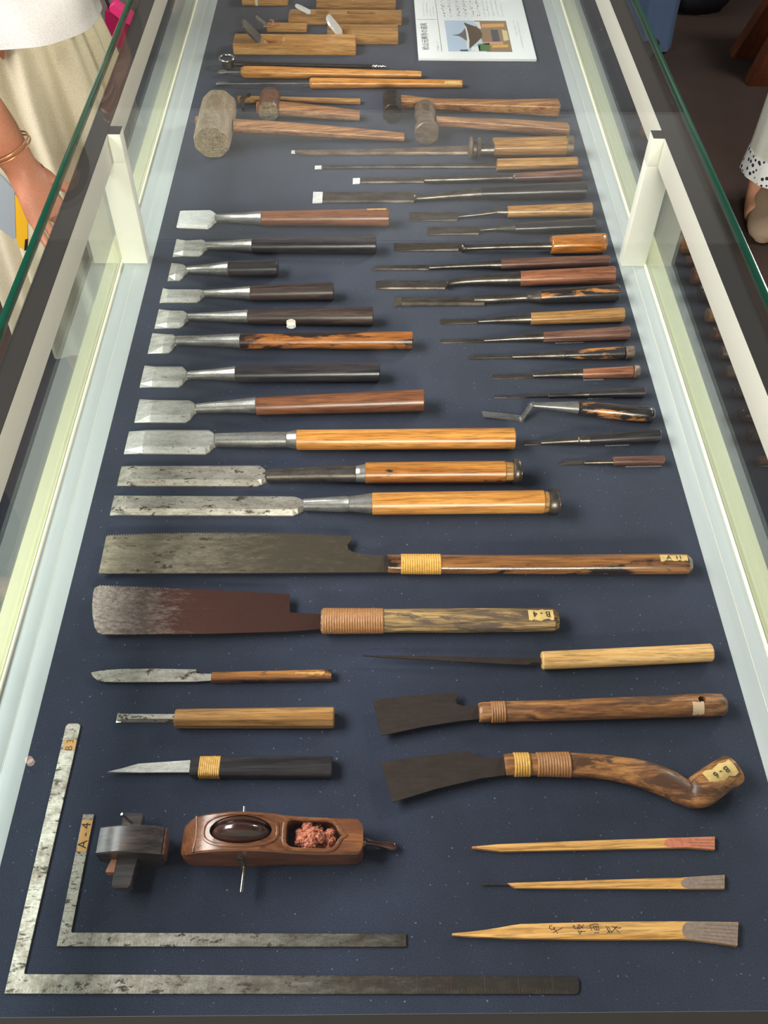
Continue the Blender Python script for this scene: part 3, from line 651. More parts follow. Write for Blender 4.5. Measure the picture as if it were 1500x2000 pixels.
# ---------------------------------------------------------------- carpenter's squares
def square(label, L, m, tape, txt):
    """L: outer corner, inner corner, end of short arm (outer, inner), end of long arm (top, bottom)"""
    T = tool('carpenters_square', label, 'square', L[0], L[4]); z = .0022
    pts = [P(*q, z) for q in (L[0], L[4])] ; o0 = P(*L[0], z); i0 = P(*L[1], z)
    px = [L[0], L[5], L[4], L[1], L[3], L[2]]
    V = [P(u, v, z) for u, v in px]
    # rounded ends for the large square
    poly = []
    for k, p in enumerate(V):
        rad = L[6] if k in (1, 2, 4, 5) else (.0016 if k == 3 else .0003)
        a, b = V[k - 1], V[(k + 1) % 6]
        da, db = (a - p).normalized(), (b - p).normalized()
        for j in range(6):
            t = j / 5; q0 = p + da * rad * (1 - t) + Vector((0, 0, 0)); q1 = p + db * rad * t
            poly.append((p + da * rad * (1 - t) ** 2 + db * rad * t ** 2))
    n = len(poly)
    def inset(d):
        out = []
        for k, p in enumerate(poly):
            a, b = poly[k - 1], poly[(k + 1) % n]; e = (b - a).normalized(); out.append(p + Vector((-e.y, e.x, 0)) * d)
        return out
    ins = inset(.0003); lo = [(p.x, p.y, 0.0002) for p in poly]; mid = [(p.x, p.y, .0016) for p in poly]; top = [(p.x, p.y, z) for p in ins]
    V2 = lo + mid + top; F = []
    for r_ in (0, 1):
        for k in range(n): F.append((r_ * n + k, r_ * n + (k + 1) % n, (r_ + 1) * n + (k + 1) % n, (r_ + 1) * n + k))
    F += [tuple(range(n))[::-1], tuple(range(2 * n, 3 * n))]
    mesh('blade', V2, F, M[m], T, 15)
    # engraved graduation strokes: thin inlaid bars along both outer edges
    V3, F3 = [], []
    def bar(p, d, ln, wd=.00011):
        s = Vector((-d.y, d.x, 0)) * wd; k = len(V3); q = p + d * ln
        for a in (p - s, p + s, q + s, q - s): V3.append((a.x, a.y, z - .0002))
        for a in (p - s, p + s, q + s, q - s): V3.append((a.x, a.y, z + .00006))
        F3.extend([(k, k + 1, k + 2, k + 3), (k + 4, k + 7, k + 6, k + 5)] + [(k + i, k + 4 + i, k + 4 + (i + 1) % 4, k + (i + 1) % 4) for i in range(4)])
    ex = (V[1] - V[0]).normalized(); ey = (V[5] - V[0]).normalized(); lx = (V[1] - V[0]).length; ly = (V[5] - V[0]).length
    step = .00303; wid = (V[3] - V[0]).dot(ey)
    for k in range(1, int(lx / step) - 2):
        big = k % 10 == 0; bar(V[0] + ex * step * k + ey * .0008, ey, wid * .92 if big else (.0045 if k % 5 == 0 else .003))
    for k in range(1, int(ly / step) - 2):
        big = k % 10 == 0; bar(V[0] + ey * step * k + ex * .0008, ex, wid * .92 if big else (.0045 if k % 5 == 0 else .003))
    g = mesh('graduations', V3, F3, M['grad'], T, None); g['kind'] = 'stuff'
    a, b, c_, d_ = tape
    LB = plate('paper_label', M['tape_dark'], tape, z - .0001, z + .0003, T)
    cc = P(*[sum(q[i] for q in tape) / len(tape) for i in (0, 1)], z + .0004)
    write(txt[0], txt[1], cc, (0, 0, math.atan2(ey.y, ey.x) + math.pi * txt[2]), M['ink'] if txt[3] else M['ink_faint'], LB)
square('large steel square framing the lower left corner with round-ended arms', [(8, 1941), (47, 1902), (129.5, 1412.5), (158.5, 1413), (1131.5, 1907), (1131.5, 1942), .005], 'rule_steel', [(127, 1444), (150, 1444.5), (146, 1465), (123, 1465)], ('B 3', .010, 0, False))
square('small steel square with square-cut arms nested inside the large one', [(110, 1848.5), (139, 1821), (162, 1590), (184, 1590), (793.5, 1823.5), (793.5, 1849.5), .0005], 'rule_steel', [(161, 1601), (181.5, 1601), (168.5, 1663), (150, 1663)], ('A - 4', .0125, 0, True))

# ---------------------------------------------------------------- marking gauge
T = tool('marking_gauge', 'blackened wooden marking gauge with arched fence and iron pin', 'marking gauge', (250, 1675), (320, 1675))
xs = [-.2535 + .0605 * i / 16 for i in range(17)]; zb = .0; R = []
R = []
for x in xs:
    t = (x + .2233) / .03025; top = .040 - .006 * t * t; low = .017 * min(1, abs(min(t, .0)) ** 2.2) + .006 * max(0, t) ** 4
    R.append([(x, .3005, low), (x, .3265, low), (x, .3268, top - .0012), (x, .3255, top), (x, .3020, top), (x, .3007, top - .0012)])
V, F = rings(R); mesh('fence', V, F, M['gauge'], T, 30)
box('fence_end_grain', (-.1930, .3012, .012), (-.1908, .3262, .0325), M['brownred'], T, .0006)
R = []
for (y, x0, x1, z0, z1) in ((.2745, -.2352, -.2215, .012, .0215), (.2765, -.2368, -.2192, .0105, .0225), (.290, -.2366, -.2178, .0105, .0225), (.3006, -.2364, -.2165, .0105, .0225)):
    R.append([(x0, y, z0), (x1, y, z0), (x1 + .0006, y, z1 - .002), (x1 - .0006, y, z1), (x0 + .0008, y, z1), (x0, y, z1 - .001)])
V, F = rings(R); mesh('beam', V, F, M['gauge'], T, 30)
R = []
for (y, x0, x1) in ((.3265, -.2378, -.2190), (.3435, -.2374, -.2186), (.3445, -.2368, -.2192)):
    R.append([(x0, y, .0105), (x1, y, .0105), (x1, y, .0215), (x1 - .001, y, .0225), (x0 + .001, y, .0225), (x0, y, .0215)])
V, F = rings(R); mesh('beam', V, F, M['gauge'], T, 30)
tube('pin', M['chrome'], [(-.2290, .3355, .0215), (-.2315, .3365, .030), (-.2345, .3372, .0385)], .0013, T)
R = [[(x0, y, .0135), (x1, y, .0135), (x1, y, .0215), (x0, y, .0215)] for y, x0, x1 in ((.2885, -.2445, -.2370), (.290, -.2448, -.2368), (.3004, -.2415, -.2366))]
V, F = rings(R); mesh('wedge', V, F, M['wedge'], T, 30)

# ---------------------------------------------------------------- carpenter's ink pot
T = tool('ink_line_pot', 'carved red-brown ink line pot with crank wheel in the lower left', 'ink pot', (370, 1690), (700, 1692))
prof = [(-.1775, .306, .328, .0, .020), (-.1755, .3035, .332, .0, .024), (-.170, .3015, .3345, .0, .030), (-.1655, .3008, .3352, .0, .0345), (-.162, .3004, .3358, .0, .0368), (-.155, .3001, .3362, .0, .0402), (-.145, .2998, .3364, .0, .0432), (-.132, .2996, .3365, .0, .0452),
        (-.118, .2996, .3366, .0, .0457), (-.104, .2997, .3365, 0, .0448), (-.092, .2999, .3363, .0004, .0422), (-.080, .3001, .3360, .0018, .0386), (-.068, .3003, .3358, .0, .0352), (-.055, .3004, .3357, .0, .0328), (-.040, .3006, .3356, .0, .0314), (-.022, .3008, .3354, .0, .0308), (-.010, .3012, .3350, .0, .0304), (-.0062, .3040, .332, .0, .0302), (-.0045, .309, .327, 0, .0300)]
def topz(x):
    for a, b in zip(prof, prof[1:]):
        if x <= b[0]: return a[4] + (b[4] - a[4]) * (x - a[0]) / (b[0] - a[0])
    return prof[-1][4]
R = []
for x, y0, y1, z0, z1 in prof:
    R.append([(x, y0 + .0015, z0), (x, y1 - .0015, z0), (x, y1, z0 + .002), (x, y1, z1 - .0016), (x, y1 - .0016, z1), (x, y1 - .007, z1 + .0003), (x, (y0 + y1) / 2, z1 + .0006), (x, y0 + .007, z1 + .0003), (x, y0 + .0016, z1), (x, y0, z1 - .0016), (x, y0, z0 + .002)])
V, F = rings(R); body = mesh('pot_body', V, F, M['inkpot'], T, 35)
def prism(pts, z0, z1):
    n = len(pts); V = [(x, y, z0 + BZ) for x, y in pts] + [(x, y, z1 + BZ) for x, y in pts]
    F = [tuple(range(n))[::-1], tuple(range(n, 2 * n))] + [(i, (i + 1) % n, (i + 1) % n + n, i + n) for i in range(n)]
    me = bpy.data.meshes.new('k'); me.from_pydata(V, [], F); bm = bmesh.new(); bm.from_mesh(me); bmesh.ops.recalc_face_normals(bm, faces=bm.faces); bm.to_mesh(me); bm.free()
    o = bpy.data.objects.new('k', me); COL.objects.link(o); return o
def pond(s):
    """outline of the well: rounded box with an ogee point on the right"""
    cx, cy = -.0525, .3185; hx, hy = .0245 * s, .0135 * s; out = []
    for i in range(9):
        a = math.pi * .5 + math.pi * .5 * i / 8; out.append((cx - hx + .008 * s + math.cos(a) * .008 * s, cy + hy - .008 * s + math.sin(a) * .008 * s))
    for i in range(9):
        a = math.pi + math.pi * .5 * i / 8; out.append((cx - hx + .008 * s + math.cos(a) * .008 * s, cy - hy + .008 * s + math.sin(a) * .008 * s))
    for (dx, dy) in ((.012, -1), (.018, -.9), (.0215, -.66), (.0235, -.36), (.0255, -.17), (.0295, 0), (.0255, .17), (.0235, .36), (.0215, .66), (.018, .9), (.012, 1)): out.append((cx + dx * s, cy + dy * hy))
    return out
WX, WY = -.1195, .3195
slot = [(WX + math.cos(2 * math.pi * i / 40) * .0292, WY + math.sin(2 * math.pi * i / 40) * .0134) for i in range(40)]
bpy.context.view_layer.update()
body = cut(body, [prism(pond(1.0), .008, .08), prism(slot, .004, .09)])
def rim(pts, r, name='carved_rim', grow=1.0, n=8):
    """raised moulding that follows the curved top"""
    P3 = [(x, y, topz(x) + .0002) for x, y in pts]
    return tube(name, M['inkpot'], P3, r, T, n=n, closed=True, flat=.75)
def dens(pts, k=4):
    out = []
    for a, b in zip(pts, pts[1:] + pts[:1]):
        for j in range(k): out.append((a[0] + (b[0] - a[0]) * j / k, a[1] + (b[1] - a[1]) * j / k))
    return out
rim(dens(pond(1.09)), .0021)
sup = [(WX + math.copysign(abs(math.cos(a)) ** .75, math.cos(a)) * .0345, WY + math.copysign(abs(math.sin(a)) ** .75, math.sin(a)) * .0152) for a in [2 * math.pi * i / 72 for i in range(72)]]
rim(sup, .0017)
tube('carved_rim', M['inkpot'], [(-.163 + .0016 * math.cos((y - .318) * 95), y, topz(-.163) + .0002) for y in [.3012 + .034 * i / 14 for i in range(15)]], .0018, T, flat=.8)
# string wheel: two swelling flanges with a groove between
R = []
for i in range(17):
    t = -1 + 2 * i / 16; g = math.exp(-((t - .2) / .06) ** 2) * .0055
    rr = .0284 * math.sqrt(max(0.03, 1 - (abs(t) ** 2.6) * .9)) - g
    R.append([(WX + math.cos(2 * math.pi * j / 44) * rr, WY + t * .0126, .0325 + math.sin(2 * math.pi * j / 44) * rr * .93) for j in range(44)])
V, F = rings(R); mesh('wheel', V, F, M['lacquer'], T, 60)
tube('axle', M['chrome'], [(WX, .3350, .0285), (WX, .3475, .0290)], .0019, T)
tube('axle', M['neck_dark'], [(WX, .3005, .0285), (WX, .2985, .0285)], .0028, T)
R = [[(x - .0023, y, z), (x + .0023, y, z), (x + .0026, y - .0026, z - .0005), (x - .0020, y - .0026, z - .0005)] for x, y, z in ((WX - .0002, .3000, .0310), (WX, .2988, .0245), (WX + .0012, .2968, .0190), (WX + .0028, .2950, .0155))]
V, F = rings(R); mesh('crank_arm', V, F, M['neck_dark'], T, 30)
tube('crank_handle', M['chrome'], [(WX + .0028, .2955, .0165), (WX + .0028, .2925, .0168), (WX + .0022, .271, .0165)], [.0016, .0017, .0021], T, n=14)
T2 = tool('ink_wad', 'terracotta fibre wad stuffed in the ink pot well', 'wadding', (570, 1630), (650, 1630))
bm = bmesh.new(); rnd = random.Random(4)
for (u, v, z, r) in ((610, 1628, .033, .0075), (588, 1630, .030, .006), (640, 1632, .029, .0062), (604, 1652, .030, .0055), (600, 1612, .033, .0055), (592, 1634, .034, .0062), (606, 1640, .036, .006), (622, 1630, .035, .0055), (612, 1650, .031, .0048), (585, 1622, .032, .0042), (582, 1641, .032, .0035), (646, 1622, .031, .0042), (648, 1637, .029, .005), (640, 1648, .026, .0045), (596, 1650, .026, .005), (618, 1618, .027, .006), (632, 1640, .025, .007), (622, 1655, .027, .0035)):
    c = P(u, v, z); c.x = max(-.071, min(-.036, c.x)); c.y = max(.3105, min(.3275, c.y))
    bmesh.ops.create_icosphere(bm, subdivisions=3, radius=r, matrix=Matrix.Translation(c + Vector((0, 0, BZ - .006))))
me = bpy.data.meshes.new('w'); bm.to_mesh(me); bm.free(); o = bpy.data.objects.new('w', me); COL.objects.link(o)
md = o.modifiers.new('r', 'REMESH'); md.mode = 'VOXEL'; md.voxel_size = .00045
bpy.context.view_layer.update(); me = bpy.data.meshes.new_from_object(o.evaluated_get(bpy.context.evaluated_depsgraph_get())); bpy.data.objects.remove(o)
for v in me.vertices:
    p = v.co * 190; q = noise.noise(Vector((p.x, p.y * 1.8, p.z))) * .0024 + noise.noise(Vector((p.x * 2.8, p.y * 4.5, p.z * 3))) * .0013
    v.co += v.normal * q
me.materials.clear(); me.transform(inv(T2) @ Matrix.Translation((0, 0, -BZ))); o = link_mesh('wad', me, M['cotton'], T2, 60)
# cord and turned toggle on the right end
T3 = tool('ink_line_toggle', 'small turned dark toggle on a pale cord at the end of the ink pot', 'toggle', (706, 1641), (776, 1655))
a, b = P(709, 1643, .006), P(776, 1655, .0045); n = 16; R = []
for i in range(n + 1):
    t = i / n; r_ = [.0026, .0034, .0030, .0026, .0022, .0020, .0020, .0021, .0023, .0026, .0029, .0033, .0037, .0040, .0041, .0036, .0018][i]
    R.append((a.lerp(b, t ** .97), r_))
tube('toggle_body', M['lacquer'], [p for p, _ in R], [r * 1.2 for _, r in R], T3, n=18)
CD = tube('cord', plain('pale cord', (206, 176, 130), .8), [P(703, 1637, .014), P(707, 1640, .0105), P(710, 1644, .0098), P(708, 1650, .006), P(704, 1652, .010)], .0005, T3, n=6)
tube('cord_knot', plain('pale cord knot', (206, 176, 130), .8), [P(712, 1640, .0078), P(713, 1645, .0100), P(711, 1650, .0078), P(710, 1652, .004)], .0007, CD, n=6)

# ---------------------------------------------------------------- bamboo ink pens
def pen(label, top, bot, stain, t, m_st, name='bamboo_ink_pen'):
    """top / bot: outline from the tip (left) to the brush end (right)"""
    T = tool(name, label, 'ink pen', top[0], top[-1])
    px = top + bot[::-1]
    plate('shaft', M['bamboo'], px, .0006, t, T, 30)
    s0 = stain[0]; tp = [(u, at(top, u)[1] + .4) for u in (s0 + 14, s0 + 40)] + [(top[-1][0] - 1, top[-1][1] + .4)]
    bt = [(u, at(bot, u)[1] - .4) for u in (s0 + 40, s0 + 16)]; ymid = (at(top, s0)[1] + at(bot, s0)[1]) / 2
    w_ = (at(bot, s0)[1] - at(top, s0)[1]) / 2
    arc = [(s0 + 14 - 14 * math.cos(a), ymid + (w_ - .5) * math.sin(a)) for a in [math.radians(d) for d in (60, 30, 0, -30, -60)]]
    ST = plate('ink_stain', M[m_st], tp + [(bot[-1][0] - 1, bot[-1][1] - .4)] + bt + arc, t - .0002, t + .0002, T, 30)
    return T, ST
def split(T, top, bot, n, t, u0):
    for i in range(1, n + 1):
        f = i / (n + 1); a = lerp(at(top, u0), at(bot, u0), f + .02 * math.sin(i * 5)); b = lerp(top[-1], bot[-1], f)
        plate('slit', M['ink_faint'], [(u0 + 8 * math.sin(i * 2.3), a[1] - .35), (b[0] - 1, b[1] - .45), (b[0] - 1, b[1] + .45), (u0 + 8 * math.sin(i * 2.3), a[1] + .35)], t + .0001, t + .0003, T)
tp, bt = [(922, 1653.5), (950, 1651), (970, 1649), (1100, 1643.5), (1230, 1639), (1330, 1636), (1396, 1634)], [(922, 1656), (950, 1659), (978, 1662.5), (1100, 1660), (1230, 1657), (1340, 1655), (1396, 1659)]
T, ST = pen('bamboo pen with red-stained splayed end, topmost of the three', tp, bt, (1297,), .0042, 'red_ink'); split(ST, tp, bt, 3, .0042, 1350)
plate('red_speck', M['red_ink'], [(922, 1653), (930, 1652.5), (930, 1657), (922, 1656.5)], .004, .0045, T)
tp, bt = [(991, 1725), (1010, 1724), (1160, 1719), (1330, 1714), (1415, 1708.5)], [(998, 1729), (1006, 1733.5), (1160, 1735), (1330, 1735.5), (1415, 1735.5)]
T, ST = pen('bamboo pen with grey-stained end and a thin dark point, middle of the three', tp, bt, (1330,), .0042, 'grey_ink'); split(ST, tp, bt, 2, .0042, 1370)
plate('point', M['neck_dark'], [(940, 1726), (1000, 1725.5), (1000, 1729), (940, 1728.5)], .0012, .0026, T)
tp, bt = [(883, 1823), (920, 1819.5), (945, 1816.5), (970, 1812.5), (1000, 1807), (1018, 1804.5), (1120, 1802), (1230, 1800), (1330, 1799.5), (1442, 1801)], [(884, 1826), (920, 1829), (960, 1830), (990, 1832), (1110, 1834), (1230, 1834.5), (1330, 1834), (1346, 1834.5), (1400, 1841), (1440, 1847)]
T, ST = pen('widest bamboo pen with handwritten characters and grey slit end, lowest of the three', tp, bt, (1332,), .0052, 'grey_ink'); split(ST, tp, bt, 5, .0052, 1370)
def strokes(parent, z, S, wd, name='handwriting', mat='ink'):
    V, F = [], []
    for line in S:
        pts = [P(u, v, z) for u, v in line]
        for a, b in zip(pts, pts[1:]):
            d = (b - a).normalized(); s = Vector((-d.y, d.x, 0)) * wd; k = len(V); a = a - d * wd * .6; b = b + d * wd * .6
            V += [(p.x, p.y, z) for p in (a - s, b - s, b + s, a + s)]; F.append((k, k + 1, k + 2, k + 3))
    return mesh(name, V, F, M[mat], parent, None)
def hw(pts): return [(1060 + x / 8.333, 1780 + y / 8.333) for x, y in pts]
strokes(T, .0053, [hw([(150, 232), (112, 238), (108, 275), (145, 298), (185, 290), (188, 255)]), hw([(188, 255), (195, 295), (245, 362)]), hw([(170, 350), (225, 310), (280, 290), (322, 266)]),
    hw([(490, 235), (520, 232), (500, 262), (540, 285), (585, 288), (560, 250)]), hw([(560, 220), (600, 218), (580, 260), (610, 285)]), hw([(600, 280), (640, 250), (668, 212)]), hw([(610, 222), (655, 275)]), hw([(570, 322), (695, 328)]), hw([(580, 328), (612, 375)]), hw([(640, 328), (605, 352)]),
    hw([(765, 225), (800, 308)]), hw([(765, 225), (850, 205), (905, 212)]), hw([(820, 250), (850, 300), (918, 305)]), hw([(820, 250), (900, 245), (918, 305)]), hw([(862, 248), (885, 302)]), hw([(838, 352), (880, 345), (915, 348)]),
    hw([(1030, 240), (1060, 300), (1095, 352)]), hw([(1045, 290), (1090, 325), (1050, 350)]), hw([(1060, 250), (1130, 340)]), hw([(1130, 240), (1190, 290), (1250, 350)]), hw([(1110, 345), (1160, 300), (1210, 240)]), hw([(1165, 252), (1230, 275), (1275, 265)])], .00030, mat='ink')

# ---------------------------------------------------------------- mallets and hammers
def yloft(name, mat, sec, sts, parent, angle=30, tilt=0):
    """sections across Y: (y, x centre, z centre, half x, half z)"""
    S = sect(sec); V, F = rings([[(xc + a * hx, y, zc + b * hz) for a, b in S] for y, xc, zc, hx, hz in sts])
    return mesh(name, V, F, mat, parent, angle)
def along(name, mat, sec, sts, parent, **k): return loft(name, mat, sec, sts, parent, **k)
T = tool('wooden_mallet', 'large pale octagonal wooden mallet, biggest head in the case', 'mallet', (415, 300), (790, 270))
hx = .0318
yloft('head', M['grey_wood'], 'oct', [(1.592, -.2865, .030, hx * .93, .0278), (1.5945, -.2865, .030, hx * .98, .0292), (1.62, -.2865, .030, hx, .030), (1.66, -.2865, .030, hx * .99, .030), (1.70, -.2865, .030, hx, .030), (1.731, -.2865, .030, hx * .98, .0293), (1.734, -.2865, .030, hx * .92, .0275)], T, 18)
yloft('striking_face', M['head_end'], 'oct', [(1.5912, -.2865, .030, hx * .915, .0272), (1.5921, -.2865, .030, hx * .925, .0276)], T, 18)
hs = [(457, 233, 259.5, .8, .028), (520, 236, 262, .8, .026), (600, 242, 266.5, .8, .020), (700, 251, 272, .8, .0135), (790, 260, 276, .85, .0085)]
loft('handle', M['hammer_wood'], 'oct', hs, T, cap=(0, .0012))
yloft('handle_end', M['wedge'], 'box', [(1.657, -.3195, .030, .0045, .009), (1.672, -.3195, .030, .0045, .009)], T)
T = tool('wooden_mallet', 'small brown wooden mallet with a crosshatched face', 'mallet', (525, 232), (703, 225))
yloft('head', M['brownred'], 'oct', [(1.727, -.1935, .020, .0185, .0188), (1.729, -.1935, .020, .0198, .0198), (1.75, -.1935, .020, .0188, .0196), (1.785, -.1935, .020, .0196, .0198), (1.787, -.1935, .020, .0185, .0188)], T, 40)
yloft('striking_face', M['head_end'], 'oct', [(1.7262, -.1935, .020, .0178, .0182), (1.7271, -.1935, .020, .0184, .0186)], T, 18)
loft('handle', M['hammer_wood'], 'rrect', [(545, 200, 225, .6, .017), (580, 203, 226, .6, .0155), (640, 209.5, 230.5, .6, .013), (703, 217, 234, .6, .0085)], T, cap=(0, .001))
yloft('handle_end', M['wedge'], 'box', [(1.742, -.2150, .0175, .003, .008), (1.756, -.2150, .0175, .003, .008)], T)
T = tool('claw_hammer', 'tiny iron-headed hammer with thin pale handle behind the small mallet', 'hammer', (463, 190), (703, 198))
V, F = rings([[(x + a * .0035, y, z + b * .004) for a, b in sect('box')] for y, x, z in ((1.766, -.246, .004), (1.772, -.2475, .012), (1.780, -.249, .016), (1.790, -.246, .018), (1.797, -.240, .0185), (1.800, -.237, .0182))])
mesh('head', V, F, M['neck_dark'], T, 30)
loft('handle', M['tan'], 'rrect', [(465, 188, 199.5, .8, .015), (500, 188.5, 200, .8), (640, 191.5, 202, .8), (704, 193, 203.5, .8)], T, cap=(0, .0006))
def iron_hammer(label, x, y0, y1, zc, hx, hz, face, waist, handle, mt):
    T = tool('iron_hammer', label, 'hammer', (handle[0][0] - 30, 240), (handle[-1][0], handle[-1][2])); L = y1 - y0
    sts = [(y0, x, face[1], face[0] * .93, face[1] * .93), (y0 + .002, x, face[1], face[0], face[1]), (y0 + L * .16, x, face[1], face[0], face[1]), (y0 + L * .32, x, zc, hx * waist, hz * .95), (y0 + L * .62, x, zc, hx * waist, hz * .95), (y0 + L * .8, x, zc, hx, hz), (y1 - .002, x, zc, hx, hz), (y1, x, zc, hx * .9, hz * .9)]
    yloft('head', M[mt], 'oct', sts, T, 30)
    loft('handle', M['hammer_wood'], 'rrect', handle, T, cap=(0, .0016))
iron_hammer('iron hammer with round face and long handle pointing right, nearer of the two', .1095, 1.643, 1.737, .0225, .0195, .0195, (.0222, .0222), .84, [(852, 228, 245, .8, .021), (900, 230.5, 247, .8, .019), (1000, 234.5, 256, .8, .0145), (1108, 242, 267, .85), (1111, 244, 264, .85)], 'iron_brown')
iron_hammer('iron hammer with square dark head, farther of the two', .0465, 1.722, 1.785, .021, .0175, .019, (.0178, .0195), .96, [(782, 187, 208.5, .8, .020), (852, 194, 212.5, .8, .018), (1000, 196, 220, .85, .0145), (1089, 195.5, 226.5, .85), (1092.5, 199, 223, .85)], 'iron')

# ---------------------------------------------------------------- gimlets and auger
T = tool('auger', 'iron auger with ring eye and screw tip', 'auger', (430, 128), (754, 130))
c = P(443, 117.5, .012); tube('eye', M['chrome'], [(c.x + math.cos(a) * .0145, c.y + math.sin(a) * .0135, .016 + .001 * math.sin(a)) for a in [2 * math.pi * i / 24 for i in range(24)]], .0028, T, closed=True)
tube('eye_stem', M['iron'], [(c.x + .003, c.y - .012, .014), (c.x + .003, c.y - .014, .003)], .012, T, flat=.4)
loft('shank', M['iron'], 'round', [(456, 119, 130, 1, .012), (490, 121, 131, 1, .010), (600, 123, 132, 1, .0075), (727, 126, 134, 1, .006)], T)
sts = []
for i in range(25):
    u = 727 + 27 * i / 24; g = 1.8 * math.sin(i * 1.15); w_ = 4.5 - 2.2 * i / 24; sts.append((u, 130.5 - w_ - g * .5, 130.5 + w_ + g * .5, 1, .006))
loft('screw_tip', M['chrome'], 'round', sts, T, cap=(0, 0))
T = tool('gimlet', 'thick orange-handled gimlet with a flat spear tip', 'gimlet', (425, 141), (823, 146))
loft('bit', M['neck'], 'rrect', [(425, 140, 142, .3, .006), (430, 137, 144.5, .3, .006), (436, 136.5, 144.5, .3, .007), (444, 139, 143, .8, .0085), (475, 139, 144, .9, .0095)], T, cap=(0, 0))
H = [(471, 131, 149, 1), (477, 128.5, 152.5, 1), (520, 129, 153.5, 1), (700, 135, 154, 1), (823, 139, 153.5, 1)]
loft('handle', M['orange'], 'round', H, T, cap=(.001, .001)); patch('paper_label', M['tape_dark'], at(H, 790), at(H, 817), 62, 112, T, jag=4)
T = tool('gimlet', 'thin-shafted gimlet with an orange handle ending in a small label', 'gimlet', (421, 163), (903, 164))
loft('bit', M['neck'], 'rrect', [(421, 162.5, 164, .5, .005), (426, 160.5, 166, .4, .005), (436, 160.5, 165.5, .5, .005), (450, 162.5, 165.5, .9, .006), (606, 161, 164.5, .9, .0095)], T, cap=(0, 0))
H = [(605, 153, 171, 1), (609, 151.5, 173.5, 1), (750, 153.5, 172, 1), (903, 156, 171.5, 1)]
loft('handle', M['orange'], 'round', H, T, cap=(.001, .001)); patch('paper_label', M['tape'], at(H, 868), at(H, 898), 118, 165, T, jag=4)

